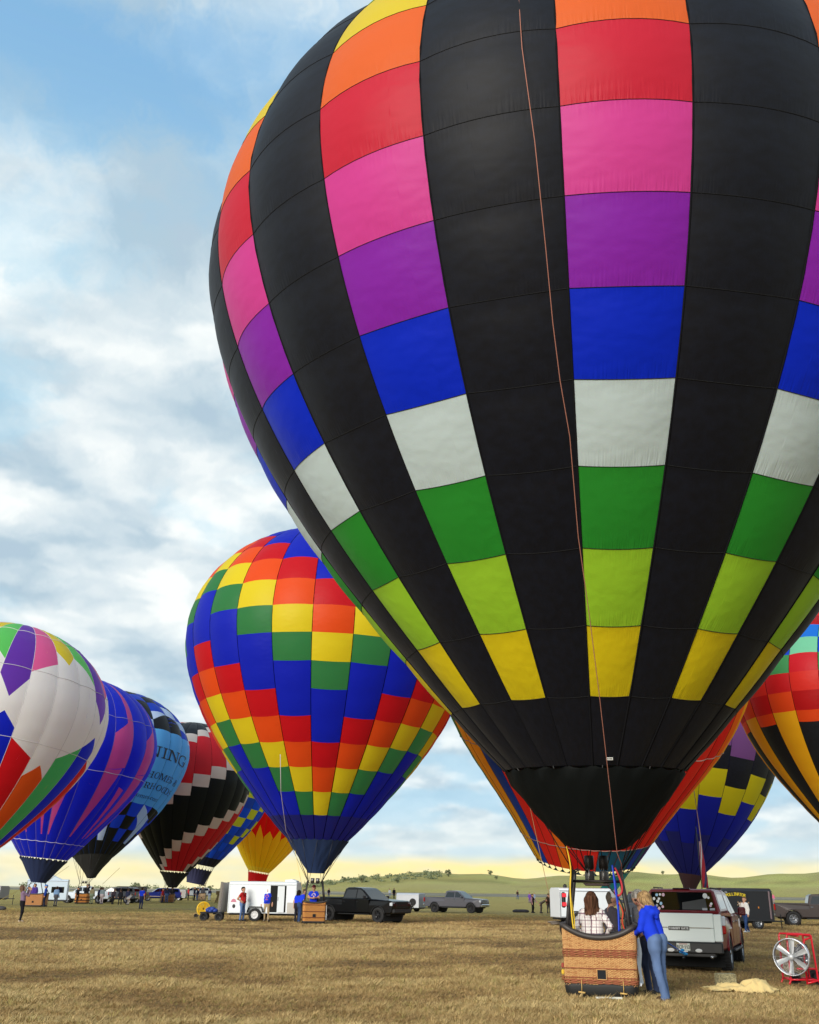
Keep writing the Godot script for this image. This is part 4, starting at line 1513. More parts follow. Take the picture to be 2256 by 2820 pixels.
func wheel(parent: Node, at: Vector3, r: float, w: float, side: float, rim: StandardMaterial3D, spokes := 6) -> void:
	var n := sub("wheel", parent, at)
	var xf := Transform3D(Basis(Vector3.RIGHT, PI / 2 * side), Vector3.ZERO)
	var t := MB.new(true)
	var h := w / 2
	var ri := r * 0.62
	t.lathe([Vector2(ri * 0.6, -h * 0.9), Vector2(ri, -h * 0.95), Vector2(r * 0.86, -h), Vector2(r * 0.965, -h * 0.86), Vector2(r, -h * 0.6), Vector2(r, h * 0.6), Vector2(r * 0.965, h * 0.86), Vector2(r * 0.86, h), Vector2(ri, h * 0.95), Vector2(ri * 0.98, h * 0.4)], 28, xf)
	t.sm(false)
	for i in 30:
		var a := TAU * i / 30
		t.box(xf * Vector3(cos(a) * r, 0, sin(a) * r), Vector3(0.03, w * 0.8, r * 0.13), 0.0, xf.basis * Basis(Vector3.UP, -a))
	obj("tyre", t.done(), M("tyre", Color(0.14, 0.14, 0.145), 0.85), n)
	var d := MB.new(true)
	d.lathe([Vector2(ri * 0.98, h * 0.2), Vector2(ri, h * 0.85), Vector2(ri * 0.9, h * 0.88), Vector2(ri * 0.86, h * 0.35), Vector2(ri * 0.3, h * 0.3), Vector2(0.001, h * 0.32)], 24, xf)
	d.sm(false)
	for i in spokes:
		var a := TAU * i / spokes
		d.box(xf * Vector3(cos(a) * ri * 0.52, h * 0.62, sin(a) * ri * 0.52), Vector3(ri * 0.8, h * 0.22, ri * 0.24), 0.01, xf.basis * Basis(Vector3.UP, -a))
	d.sm(true)
	d.lathe([Vector2(ri * 0.26, h * 0.4), Vector2(ri * 0.24, h * 0.82), Vector2(ri * 0.15, h * 0.9), Vector2(0.001, h * 0.9)], 12, xf)
	obj("rim", d.done(), rim, n)

func arch(poly: PackedVector2Array, cx: float, cy: float, r: float) -> void:
	var a0 := acos(clampf((0.5 - cy) / r, -1, 1)) - PI / 2
	for i in 11:
		var a := PI + a0 - (PI + 2 * a0) * i / 10.0
		poly.append(Vector2(cx + r * cos(a), maxf(cy + r * sin(a), 0.5)))

func inset_panel(poly: PackedVector2Array, hw: float, proud: float, ty := 99.0, tk := 0.0, side := 1.0, thick := 0.03) -> ArrayMesh:
	# a thin plate on the side of a body
	var m := MB.new()
	var xf := Transform3D(Basis(), Vector3.ZERO)
	var w := func(p: Vector2) -> float: return hw - maxf(0, p.y - ty) * tk
	var n := poly.size()
	var ids := Geometry2D.triangulate_polygon(poly)
	for t in range(0, ids.size(), 3):
		var a := poly[ids[t]]
		var b := poly[ids[t + 1]]
		var c := poly[ids[t + 2]]
		if (b - a).cross(c - a) * side < 0:
			var s := b
			b = c
			c = s
		m.tri(Vector3(a.x, a.y, (w.call(a) + proud) * side), Vector3(b.x, b.y, (w.call(b) + proud) * side), Vector3(c.x, c.y, (w.call(c) + proud) * side))
	for i in n:
		var a := poly[i]
		var b := poly[(i + 1) % n]
		var p := Vector3(a.x, a.y, (w.call(a) + proud) * side)
		var q := Vector3(b.x, b.y, (w.call(b) + proud) * side)
		var d := Vector3(0, 0, thick * side)
		if side > 0:
			m.quad(p, p - d, q - d, q)
		else:
			m.quad(q, q - d, p - d, p)
	return m.done()

func V2(a: Array) -> PackedVector2Array:
	var o := PackedVector2Array()
	for i in range(0, a.size(), 2):
		o.append(Vector2(a[i], a[i + 1]))
	return o

# a pickup or an SUV, nose towards +x
func car(called: String, label: String, category: String, at: Vector3, turn: float, body_m: Material, o := {}) -> Node3D:
	var t := thing(called, label, category, at, turn, o.get("group", ""))
	var hw: float = o.get("hw", 0.99)
	var suv: bool = o.get("suv", false)
	var fx: float = o.get("front_axle", 1.88)
	var rx: float = o.get("rear_axle", -1.78)
	var wr: float = o.get("wheel", 0.41)
	var black := M("black_plastic", Color(0.12, 0.12, 0.125), 0.6)
	var chrome := M("chrome", Color(0.75, 0.76, 0.78), 0.15, 1.0)
	var rim: StandardMaterial3D = o.get("rim", M("rim_grey", Color(0.55, 0.56, 0.58), 0.35, 0.8))
	var poly := V2([-2.86, 0.5])
	arch(poly, rx, wr, wr * 1.2)
	arch(poly, fx, wr, wr * 1.2)
	var rail := 1.28 if suv else 1.34
	poly.append_array(V2([2.70, 0.5, 2.84, 0.58, 2.90, 0.92, 2.84, 1.12, 2.70, 1.19, 1.25, 1.27, -0.80, 1.29, -0.80, rail, -2.82, rail, -2.88, rail - 0.04, -2.90, 0.62]))
	var b := MB.new()
	b.prism(poly, hw, 0.045, Transform3D(), 99, 0, 2.1, 0.13)
	obj("body", b.done(), body_m, t)
	# dark underbody and bed floor
	b = MB.new()
	b.box(Vector3(0, 0.52, 0), Vector3(5.2, 0.24, hw * 1.5), 0.02)
	b.box(Vector3(rx, wr, 0), Vector3(wr * 1.9, wr * 1.6, hw * 1.75), 0.02)
	b.box(Vector3(fx, wr, 0), Vector3(wr * 1.9, wr * 1.6, hw * 1.75), 0.02)
	b.cyl(Vector3(rx, wr, -hw + 0.2), Vector3(rx, wr, hw - 0.2), 0.07)
	obj("underbody", b.done(), M("underbody", Color(0.07, 0.07, 0.07), 0.9), t)
	# cab
	var rear_x := -2.72 if suv else -0.80
	var cab := V2([rear_x, 1.24, 1.36, 1.22, 0.62, 1.76, 0.42, 1.86, -0.10, 1.90, -0.52, 1.885, rear_x + 0.10, 1.80]) if not suv else V2([rear_x, 1.24, 1.36, 1.22, 0.62, 1.72, 0.42, 1.80, -0.10, 1.84, -2.2, 1.81, rear_x + 0.18, 1.74])
	var chw := hw - 0.05
	var tk := 0.30
	b = MB.new()
	b.prism(cab, chw, 0.035, Transform3D(), 1.27, tk)
	obj("cab", b.done(), body_m, t)
	var gm := glass_mat()
	for s in [1.0, -1.0]:
		var wins := [V2([-0.70, 1.31, 0.20, 1.31, 0.20, 1.76, -0.52, 1.76]), V2([0.27, 1.31, 1.14, 1.30, 0.60, 1.70, 0.48, 1.76, 0.27, 1.77])]
		if suv:
			wins = [V2([-2.5, 1.33, -0.92, 1.32, -0.92, 1.72, -2.35, 1.68]), V2([-0.85, 1.31, 0.20, 1.31, 0.20, 1.73, -0.85, 1.73]), V2([0.27, 1.31, 1.14, 1.30, 0.60, 1.66, 0.48, 1.72, 0.27, 1.73])]
		for wn in wins:
			obj("side_window", inset_panel(wn, chw, 0.004, 1.27, tk, s), gm, t)
		if o.get("doors", true):
			for dr in [[-0.78, 0.22], [0.25, 1.22]]:
				var dn := obj("door", inset_panel(V2([dr[0], 0.60, dr[1], 0.60, dr[1], 1.245, dr[0], 1.26]), hw, 0.008, 99, 0, s), body_m, t)
				var hm := MB.new()
				hm.box(Vector3(dr[0] + 0.16, 1.12, s * (hw + 0.025)), Vector3(0.18, 0.035, 0.03), 0.01)
				obj("handle", hm.done(), chrome if o.get("chrome", true) else black, dn)
		# arch lips
		for ax in [fx, rx]:
			var pts := []
			for i in 13:
				var a := PI + 0.15 - (PI + 0.3) * i / 12.0
				pts.append(Vector3(ax + cos(a) * wr * 1.2, maxf(wr + sin(a) * wr * 1.2, 0.5), s * (hw - 0.01)))
			b = MB.new(true)
			b.tube(pts, 0.028, 6)
			obj("wheel_arch", b.done(), body_m if not o.get("flares", false) else black, t)
			wheel(t, Vector3(ax, wr, s * (hw - 0.13)), wr, 0.28, s, rim, o.get("spokes", 6))
		# mirror, step, lamps
		b = MB.new()
		b.box(Vector3(1.0, 1.36, s * (hw + 0.14)), Vector3(0.12, 0.22 if o.get("tow_mirror", false) else 0.16, 0.20), 0.03)
		b.box(Vector3(1.02, 1.30, s * (hw + 0.02)), Vector3(0.06, 0.05, 0.16), 0.01)
		obj("mirror", b.done(), body_m if not o.get("flares", false) else black, t)
		b = MB.new()
		b.box(Vector3(0.15, 0.44, s * (hw - 0.02)), Vector3(2.3, 0.06, 0.16), 0.02)
		obj("side_step", b.done(), black, t)
		b = MB.new()
		b.box(Vector3(2.76, 1.0, s * (hw - 0.22)), Vector3(0.2, 0.2, 0.30), 0.03)
		obj("headlight", b.done(), M("lamp_glass", Color(0.75, 0.77, 0.8), 0.08), t)
		if not o.has("custom_rear"):
			b = MB.new()
			b.box(Vector3(-2.86, 1.1, s * (hw - 0.06)), Vector3(0.10, 0.36, 0.14), 0.02)
			obj("tail_light", b.done(), M("tail_red", Color(0.55, 0.03, 0.03), 0.15), t)
	# windscreen and rear window
	b = MB.new()
	var ws := func(x: float, y: float, s: float, inn: float) -> Vector3: return Vector3(x, y, s * (chw - maxf(0, y - 1.27) * tk - inn))
	b.quad(ws.call(1.31, 1.27, 1, 0.10), ws.call(1.31, 1.27, -1, 0.10), ws.call(0.645, 1.755 - (0.04 if suv else 0.0), -1, 0.08), ws.call(0.645, 1.755 - (0.04 if suv else 0.0), 1, 0.08))
	obj("windscreen", b.done(), gm, t)
	b = MB.new()
	var x0 := rear_x - 0.006
	var y1 := 1.76 if not suv else 1.66
	var x1 := rear_x + (0.093 if not suv else 0.145)
	b.quad(ws.call(x0, 1.36, -1, 0.12), ws.call(x0, 1.36, 1, 0.12), ws.call(x1, y1, 1, 0.10), ws.call(x1, y1, -1, 0.10))
	obj("rear_window", b.done(), gm, t)
	# front end
	b = MB.new()
	for i in 5:
		b.box(Vector3(2.895, 0.84 + i * 0.07, 0), Vector3(0.04, 0.035, hw * 1.12), 0.008)
	obj("grille", b.done(), chrome if o.get("chrome", true) else black, t)
	b = MB.new()
	b.box(Vector3(2.86, 0.64, 0), Vector3(0.22, 0.24, hw * 1.72), 0.05)
	obj("front_bumper", b.done(), chrome if o.get("chrome", true) else black, t)
	if not o.has("custom_rear"):
		b = MB.new()
		b.box(Vector3(-2.93, 0.66, 0), Vector3(0.18, 0.20, hw * 1.9), 0.04)
		obj("rear_bumper", b.done(), chrome if o.get("chrome", true) else black, t)
	if not suv and not o.has("custom_rear"):
		b = MB.new()
		b.box(Vector3(-1.82, 1.343, 0), Vector3(1.86, 0.008, hw * 1.72))
		obj("bed_liner", b.done(), M("bed_liner", Color(0.09, 0.09, 0.09), 0.9), t)
	return t

func text_mesh(parent: Node, called: String, text: String, size: float, m: Material, at: Vector3, rot: Vector3, font := "Droid Sans", wide := 1.0) -> MeshInstance3D:
	var f := SystemFont.new()
	f.font_names = PackedStringArray([font])
	f.font_weight = 700
	var tm := TextMesh.new()
	tm.font = f
	tm.text = text
	tm.font_size = 32
	tm.pixel_size = size / 24.0
	tm.depth = 0.004
	var n := obj(called, tm, m, parent)
	n.position = at
	n.rotation = rot
	n.scale.x = wide
	return n

func maroon_truck() -> void:
	var red := paint("maroon_paint", srgb(112, 20, 30))
	var black := M("black_plastic")
	var t := car("pickup_truck", "maroon pickup truck with window cap, stickers and grey lift gate, seen from behind", "pickup truck", Vector3(7.5, 0, -27.2), 68, red, {"custom_rear": true, "hw": 1.0, "wheel": 0.42, "tow_mirror": true, "rim": M("rim_bright", Color(0.7, 0.7, 0.72), 0.25, 0.9)})
	t.scale = Vector3.ONE * 0.94
	# cap over the bed
	var cap := V2([-2.84, 1.345, -0.83, 1.345, -0.83, 1.89, -2.60, 1.90, -2.68, 1.87])
	var b := MB.new()
	b.prism(cap, 0.93, 0.05, Transform3D(), 1.36, 0.28)
	var cn := obj("cap", b.done(), red, t)
	b = MB.new()
	b.box(Vector3(-2.60, 1.905, 0), Vector3(0.14, 0.035, 0.42), 0.012)
	obj("brake_light", b.done(), M("dark_lens", Color(0.16, 0.02, 0.03), 0.1), cn)
	for s in [1.0, -1.0]:
		obj("cap_window", inset_panel(V2([-2.55, 1.44, -1.0, 1.44, -1.0, 1.78, -2.42, 1.78]), 0.93, 0.004, 1.36, 0.28, s), glass_mat(), cn)
		b = MB.new(true)
		b.tube([Vector3(-2.5, 1.93, s * 0.70), Vector3(-0.95, 1.93, s * 0.70)], 0.014, 6)
		for x in [-2.4, -1.7, -1.0]:
			b.cyl(Vector3(x, 1.89, s * 0.71), Vector3(x, 1.93, s * 0.70), 0.012)
		obj("roof_rail", b.done(), black, cn)
	# rear pane of the cap and what is stuck on it
	var pane := func(z: float, y: float, off: float) -> Vector3: return Vector3(-2.848 + (y - 1.345) * 0.305 - off, y, z)
	b = MB.new()
	b.quad(pane.call(-0.82, 1.40, 0.004), pane.call(0.82, 1.40, 0.004), pane.call(0.72, 1.82, 0.004), pane.call(-0.72, 1.82, 0.004))
	var pg := obj("rear_pane", b.done(), glass_mat(), cn)
	b = MB.new(true)
	b.tube([pane.call(-0.84, 1.385, 0.01), pane.call(0.84, 1.385, 0.01), pane.call(0.735, 1.835, 0.01), pane.call(-0.735, 1.835, 0.01), pane.call(-0.84, 1.385, 0.01)], 0.016, 6)
	obj("pane_frame", b.done(), red, cn)
	var spots := [[-0.60, 1.75, 0.035], [-0.52, 1.76, 0.028], [-0.44, 1.755, 0.04], [-0.67, 1.66, 0.035], [-0.55, 1.66, 0.03], [-0.72, 1.565, 0.034], [-0.58, 1.60, 0.036], [-0.50, 1.55, 0.036], [-0.73, 1.50, 0.03], [-0.60, 1.505, 0.03], [-0.46, 1.475, 0.032], [-0.66, 1.44, 0.034], [-0.55, 1.435, 0.036], [0.58, 1.74, 0.06], [0.66, 1.70, 0.03], [0.72, 1.56, 0.03], [0.70, 1.515, 0.03]]
	for q in spots:
		b = MB.new()
		var c: Vector3 = pane.call(q[0], q[1], 0.007)
		var ring := []
		for i in 9:
			ring.append(pane.call(q[0] + cos(TAU * i / 8) * q[2], q[1] + sin(TAU * i / 8) * q[2] * 1.1, 0.008))
		for i in 8:
			b.tri(c, ring[i], ring[i + 1])
		obj("sticker", b.done(), M(["sticker_white", "sticker_grey", "sticker_blue", "sticker_pink"][int(q[1] * 1000) % 4], [Color(0.85, 0.85, 0.84), Color(0.6, 0.6, 0.62), Color(0.6, 0.75, 0.85), Color(0.8, 0.66, 0.7)][int(q[1] * 1000) % 4], 0.6), pg)
	b = MB.new()
	b.quad(pane.call(0.02, 1.42, 0.007), pane.call(0.62, 1.42, 0.007), pane.call(0.58, 1.68, 0.007), pane.call(0.02, 1.58, 0.007))
	obj("grey_sheet", b.done(), M("sheet_grey", Color(0.20, 0.205, 0.21), 0.5), pg)
	for z in [0.56, 0.74]:
		b = MB.new()
		b.quad(pane.call(z - 0.06, 1.41, 0.009), pane.call(z + 0.06, 1.41, 0.009), pane.call(z + 0.06, 1.46, 0.009), pane.call(z - 0.06, 1.46, 0.009))
		obj("sticker", b.done(), M("sticker_grey"), pg)
	# lift gate in two plates
	var alu := M("lift_gate_alu", srgb(216, 224, 222), 0.5, 0.05)
	b = MB.new()
	b.box(Vector3(-2.975, 1.17, -0.06), Vector3(0.09, 0.33, 1.62), 0.012)
	obj("gate_plate", b.done(), alu, t)
	b = MB.new()
	b.box(Vector3(-2.975, 0.845, -0.06), Vector3(0.09, 0.31, 1.62), 0.012)
	obj("gate_plate", b.done(), alu, t)
	b = MB.new()
	b.box(Vector3(-2.965, 1.01, 0.845), Vector3(0.10, 0.62, 0.19), 0.02)
	obj("gate_post", b.done(), alu, t)
	b = MB.new()
	b.box(Vector3(-2.965, 1.01, -0.955), Vector3(0.10, 0.62, 0.14), 0.02)
	obj("gate_post", b.done(), alu, t)
	b = MB.new()
	b.box(Vector3(-3.026, 0.99, -0.08), Vector3(0.012, 0.09, 0.50), 0.004)
	var pl := obj("name_plate", b.done(), M("plate_black", Color(0.09, 0.09, 0.09), 0.5), t)
	text_mesh(pl, "lettering", "TOMMY GATE", 0.055, M("letter_white", Color(0.82, 0.82, 0.82), 0.6), Vector3(-3.034, 0.99, -0.08), Vector3(0, -PI / 2, 0))
	for q in [[0.42, 1.006], [-0.62, 1.006]]:
		b = MB.new()
		b.box(Vector3(-3.022, q[1], q[0]), Vector3(0.006, 0.012, 0.52))
		obj("gate_hinge", b.done(), M("hinge_brown", srgb(120, 96, 70), 0.7), t)
	# tail lights
	for s in [1.0, -1.0]:
		b = MB.new()
		b.box(Vector3(-2.87, 1.17, s * 0.95), Vector3(0.10, 0.22, 0.15), 0.025)
		obj("reverse_light", b.done(), M("lamp_glass"), t)
		b = MB.new()
		b.box(Vector3(-2.87, 0.97, s * 0.95), Vector3(0.10, 0.19, 0.15), 0.025)
		obj("tail_light", b.done(), M("tail_red", Color(0.62, 0.03, 0.03), 0.15), t)
	# bumper, plate, hitch
	b = MB.new()
	b.box(Vector3(-2.99, 0.56, 0), Vector3(0.16, 0.26, 1.86), 0.03)
	b.box(Vector3(-2.97, 0.40, 0), Vector3(0.12, 0.10, 1.5), 0.02)
	obj("rear_bumper", b.done(), M("bumper_black", Color(0.09, 0.09, 0.095), 0.5), t)
	b = MB.new()
	b.box(Vector3(-3.08, 0.575, 0.0), Vector3(0.008, 0.165, 0.32), 0.003)
	var lp := obj("number_plate", b.done(), M("plate_cream", srgb(196, 200, 190), 0.5), t)
	text_mesh(lp, "lettering", "BCP·113", 0.085, M("letter_dark", Color(0.08, 0.08, 0.10), 0.6), Vector3(-3.086, 0.57, 0), Vector3(0, -PI / 2, 0), "Droid Sans", 0.72)
	b = MB.new()
	b.box(Vector3(-3.086, 0.64, 0), Vector3(0.002, 0.015, 0.2))
	obj("plate_strip", b.done(), M("strip_red", Color(0.6, 0.12, 0.12), 0.6), lp)
	for z in [-0.30, 0.36]:
		b = MB.new()
		b.ball(Vector3(-3.075, 0.50, z), Vector3(0.012, 0.042, 0.085), 8)
		obj("white_decal", b.done(), M("letter_white"), t)
	b = MB.new()
	b.box(Vector3(-3.075, 0.475, 0.02), Vector3(0.012, 0.03, 0.16), 0.003)
	obj("white_decal", b.done(), M("letter_white"), t)
	b = MB.new(true)
	b.cyl(Vector3(-3.0, 0.34, 0), Vector3(-3.22, 0.34, 0), 0.03)
	b.cyl(Vector3(-3.18, 0.34, 0), Vector3(-3.18, 0.42, 0), 0.018)
	b.ball(Vector3(-3.18, 0.44, 0), Vector3.ONE * 0.026, 8)
	obj("tow_hitch", b.done(), M("steel_dark", Color(0.25, 0.25, 0.26), 0.4, 0.8), t)
	b = MB.new(true)
	b.tube([Vector3(-2.7, 0.38, 0.62), Vector3(-3.05, 0.36, 0.66)], 0.04, 10)
	obj("exhaust", b.done(), M("rim_bright"), t)

# a box trailer, long axis x, hitch at +x
func trailer(called: String, label: String, at: Vector3, turn: float, len: float, wid: float, hgt: float, skin_m: Material, o := {}) -> Node3D:
	var t := thing(called, label, "trailer", at, turn)
	var fl: float = o.get("floor", 0.42)
	var hl := len / 2
	var hw := wid / 2
	var b := MB.new()
	var pr := V2([-hw, fl, hw, fl, hw, hgt - 0.16, hw - 0.05, hgt - 0.05, hw - 0.20, hgt, -hw + 0.20, hgt, -hw + 0.05, hgt - 0.05, -hw, hgt - 0.16])
	b.prism(pr, hl, 0.03, Transform3D(Basis(Vector3.UP, PI / 2), Vector3.ZERO))
	obj("body", b.done(), skin_m, t)
	var trim: Material = o.get("trim", M("trailer_trim", Color(0.70, 0.72, 0.74), 0.35, 0.6))
	var dark := M("black_plastic")
	for s in [1.0, -1.0]:
		b = MB.new()
		b.box(Vector3(0, hgt - 0.17, s * (hw + 0.008)), Vector3(len + 0.01, 0.05, 0.018), 0.004)
		obj("roof_trim", b.done(), trim, t)
		b = MB.new()
		b.box(Vector3(0, fl + 0.03, s * (hw + 0.008)), Vector3(len + 0.01, 0.07, 0.018), 0.004)
		obj("sill_trim", b.done(), trim if not o.has("dark_sill") else dark, t)
		for x in [-hl + 0.03, hl - 0.03]:
			b = MB.new()
			b.box(Vector3(x, (fl + hgt - 0.2) / 2 + 0.02, s * (hw + 0.007)), Vector3(0.06, hgt - 0.3 - fl, 0.016), 0.004)
			obj("corner_trim", b.done(), trim, t)
		var wr: float = o.get("wheel", 0.34)
		for ax in o.get("axles", [-0.1]):
			wheel(t, Vector3(ax, wr, s * (hw + 0.12 if not o.get("wheels_inside", false) else hw - 0.12)), wr, 0.2, s, o.get("rim", M("rim_white", Color(0.85, 0.85, 0.85), 0.5)), o.get("spokes", 8))
			if not o.get("wheels_inside", false):
				b = MB.new()
				b.box(Vector3(ax, wr * 2 + 0.09, s * (hw + 0.13)), Vector3(wr * 2.1, 0.03, 0.25), 0.008)
				for d in [-1.0, 1.0]:
					b.box(Vector3(ax + d * wr * 1.22, wr * 1.75, s * (hw + 0.13)), Vector3(0.03, wr * 0.85, 0.25), 0.008, Basis(Vector3.BACK, d * 0.35))
				obj("fender", b.done(), o.get("fender", M("fender_dark", Color(0.25, 0.24, 0.23), 0.6)), t)
		if o.get("seams", 0) > 0:
			for i in o.seams:
				b = MB.new()
				b.box(Vector3(-hl + len * (i + 1) / (o.seams + 1), (fl + hgt - 0.2) / 2, s * (hw + 0.003)), Vector3(0.012, hgt - 0.34 - fl, 0.008))
				obj("panel_seam", b.done(), skin_m, t)
	b = MB.new()
	b.box(Vector3(hl + 0.55, fl - 0.02, 0.28), Vector3(1.25, 0.07, 0.06), 0.01, Basis(Vector3.UP, 0.42))
	b.box(Vector3(hl + 0.55, fl - 0.02, -0.28), Vector3(1.25, 0.07, 0.06), 0.01, Basis(Vector3.UP, -0.42))
	b.cyl(Vector3(hl + 1.0, 0.04, 0), Vector3(hl + 1.0, fl + 0.35, 0), 0.03)
	obj("tongue", b.done(), dark, t)
	b = MB.new()
	b.box(Vector3(0, fl - 0.06, 0), Vector3(len * 0.96, 0.1, wid * 0.8), 0.01)
	obj("chassis", b.done(), M("underbody", Color(0.07, 0.07, 0.07), 0.9), t)
	return t

func vehicles() -> void:
	maroon_truck()
	var white := M("trailer_white", srgb(222, 228, 232), 0.38)
	# white trailer with the open side door
	var t := trailer("box_trailer", "white box trailer with open side door and folded ramp behind two standing men", Vector3(-8.12, 0, -61.7), -3, 3.95, 1.9, 2.13, white, {"axles": [-0.35], "seams": 3})
	var hw := 0.95
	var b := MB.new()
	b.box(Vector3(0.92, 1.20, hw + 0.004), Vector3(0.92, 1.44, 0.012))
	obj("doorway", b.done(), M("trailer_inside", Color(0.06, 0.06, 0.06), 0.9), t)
	b = MB.new()
	b.box(Vector3(1.10, 1.18, hw + 0.09), Vector3(0.40, 1.42, 0.035), 0.012, Basis(Vector3.UP, 0.12))
	var dr := obj("door", b.done(), white, t)
	b = MB.new()
	b.box(Vector3(0.94, 1.20, hw + 0.13), Vector3(0.03, 0.2, 0.03), 0.005)
	obj("handle", b.done(), M("chrome"), dr)
	b = MB.new()
	b.box(Vector3(1.72, 0.72, hw + 0.014), Vector3(0.5, 0.58, 0.012), 0.003)
	obj("stone_guard", b.done(), M("tread_plate", srgb(170, 166, 160), 0.3, 0.8), t)
	b = MB.new()
	b.prism(V2([-0.30, 0, 0.28, 0, 0.40, 0.10, 0.1, 0.2, -0.30, 0.16]), 0.5, 0.03, Transform3D(Basis(), Vector3(1.5, 2.08, 0.0)))
	obj("roof_fairing", b.done(), white, t)
	b = MB.new()
	b.ball(Vector3(-1.62, 0.78, hw + 0.004), Vector3(0.09, 0.11, 0.01), 10)
	obj("dark_cover", b.done(), M("black_plastic"), t)
	b = MB.new()
	b.prism(V2([-0.17, -0.02, 0.17, -0.02, 0.10, 0.12, 0, 0.16, -0.10, 0.12]), 0.006, 0.002, Transform3D(Basis(), Vector3(-1.65, 1.02, hw + 0.008)))
	obj("pink_decal", b.done(), M("decal_pink", srgb(196, 120, 140), 0.6), t)
	# ramp standing upright at the tail
	t = thing("loading_ramp", "upright pale folded loading ramp at the tail of the white trailer", "ramp", Vector3(-10.45, 0, -61.4), -3)
	b = MB.new()
	b.box(Vector3(0, 1.25, 0.0), Vector3(0.07, 1.6, 1.7), 0.015, Basis(Vector3.BACK, -0.06))
	obj("ramp_board", b.done(), M("ramp_grey", srgb(190, 184, 176), 0.6), t)
	b = MB.new()
	for z in [-0.85, 0.85]:
		b.box(Vector3(-0.06, 1.25, z), Vector3(0.14, 1.66, 0.06), 0.01, Basis(Vector3.BACK, -0.06))
	for i in 6:
		b.box(Vector3(-0.07, 0.55 + i * 0.28, 0), Vector3(0.05, 0.05, 1.66), 0.0, Basis(Vector3.BACK, -0.06))
	obj("ramp_frame", b.done(), M("ramp_frame", srgb(110, 104, 96), 0.6, 0.3), t)
	# white trailer behind the front basket
	t = trailer("box_trailer", "white box trailer with chrome roof edge behind the front basket", Vector3(10.35, 0, -61.6), 10, 3.2, 1.8, 2.02, white, {"axles": [-0.6], "seams": 2, "rim": M("rim_white")})
	for q in [[0.2, 1.1, 0.10], [0.2, 0.7, 0.06], [0.34, 1.25, 0.04]]:
		b = MB.new()
		b.box(Vector3(q[0], q[1], 0.908), Vector3(0.10, q[2], 0.02), 0.004)
		obj("latch", b.done(), M("black_plastic"), t)
	b = MB.new(true)
	b.ball(Vector3(-1.05, 2.1, 0.3), Vector3(0.12, 0.13, 0.12), 8)
	obj("roof_vent", b.done(), M("black_plastic"), t)
	# black trailer at the right with the lettering
	var blk := M("trailer_black", srgb(34, 34, 38), 0.35)
	t = trailer("box_trailer", "black box trailer with yellow arched lettering at the right", Vector3(18.9, 0, -59.4), 14, 3.1, 1.8, 2.12, blk, {"axles": [0.55], "wheels_inside": true, "trim": M("trim_black", Color(0.16, 0.16, 0.17), 0.4), "rim": M("rim_grey", Color(0.55, 0.56, 0.58), 0.35, 0.8), "seams": 1})
	var yel := M("letter_yellow", srgb(226, 196, 40), 0.6)
	var word := "POLLINATOR"
	for i in word.length():
		var u := i - 4.5
		text_mesh(t, "letter", word[i], 0.17, yel, Vector3(-0.75 + u * 0.125, 1.80 - u * u * 0.0035, 0.912), Vector3(0, 0, -u * 0.035))
	text_mesh(t, "letter", "THE", 0.07, M("letter_white"), Vector3(-1.33, 1.90, 0.912), Vector3.ZERO)
	var sp := [[-0.55, 1.30, 0.06], [-0.45, 1.36, 0.05], [-0.62, 1.38, 0.045], [-0.36, 1.28, 0.06], [-0.30, 1.36, 0.05], [-0.50, 1.18, 0.07], [-0.42, 1.12, 0.06], [0.02, 1.36, 0.05], [-0.66, 1.24, 0.04]]
	for q in sp:
		b = MB.new(true)
		b.ball(Vector3(q[0], q[1], 0.905), Vector3(q[2], q[2], 0.012), 6)
		obj("painted_flower", b.done(), M("flower_a", srgb(206, 186, 170), 0.6) if q[2] > 0.05 else M("flower_b", srgb(150, 120, 90), 0.6), t)
	b = MB.new()
	b.box(Vector3(0.62, 1.12, 0.91), Vector3(0.06, 0.1, 0.02), 0.004)
	obj("marker_light", b.done(), M("marker_orange", srgb(210, 130, 40), 0.3), t)
	b = MB.new()
	b.box(Vector3(1.35, 1.25, 0.915), Vector3(0.10, 1.45, 0.03), 0.012)
	obj("pale_edge", b.done(), M("trim_rose", srgb(120, 100, 104), 0.4), t)
	# pickups
	car("pickup_truck", "black crew cab pickup beside the centre basket, nose to the right", "pickup truck", Vector3(-2.45, 0, -62.6), -36, paint("black_paint", srgb(9, 9, 10)), {"chrome": false, "rim": M("rim_black", Color(0.16, 0.16, 0.17), 0.4, 0.5), "flares": true})
	car("pickup_truck", "dark grey pickup towing the small silver trailer on the far grass", "pickup truck", Vector3(4.85, 0, -97.5), -28, paint("grey_paint", srgb(84, 84, 92)), {"rim": M("rim_black", Color(0.16, 0.16, 0.17), 0.4, 0.5), "wheel": 0.42})
	car("pickup_truck", "dark brown pickup at the right edge, nose out of the picture", "pickup truck", Vector3(26.6, 0, -67.4), -14, paint("brown_paint", srgb(70, 62, 60)), {"wheel": 0.43})
	car("pickup_truck", "white pickup behind the tan basket at the left", "pickup truck", Vector3(-38.1, 0, -126), 186, paint("white_paint", srgb(214, 224, 236)), {"wheel": 0.42})
	car("pickup_truck", "dark pickup with tailgate group behind the striped wicker basket", "pickup truck", Vector3(-36.3, 0, -137), 182, paint("black_paint"), {})
	car("suv", "dark SUV with pale roof line right of the white pickup", "SUV", Vector3(-35.9, 0, -131.5), 172, paint("charcoal_paint", srgb(60, 64, 72)), {"suv": true})
	car("suv", "blue SUV beside the basket of the stair striped balloon", "SUV", Vector3(-36.0, ground_y(-36, -156), -156), 196, paint("blue_paint", srgb(30, 44, 120)), {"suv": true})
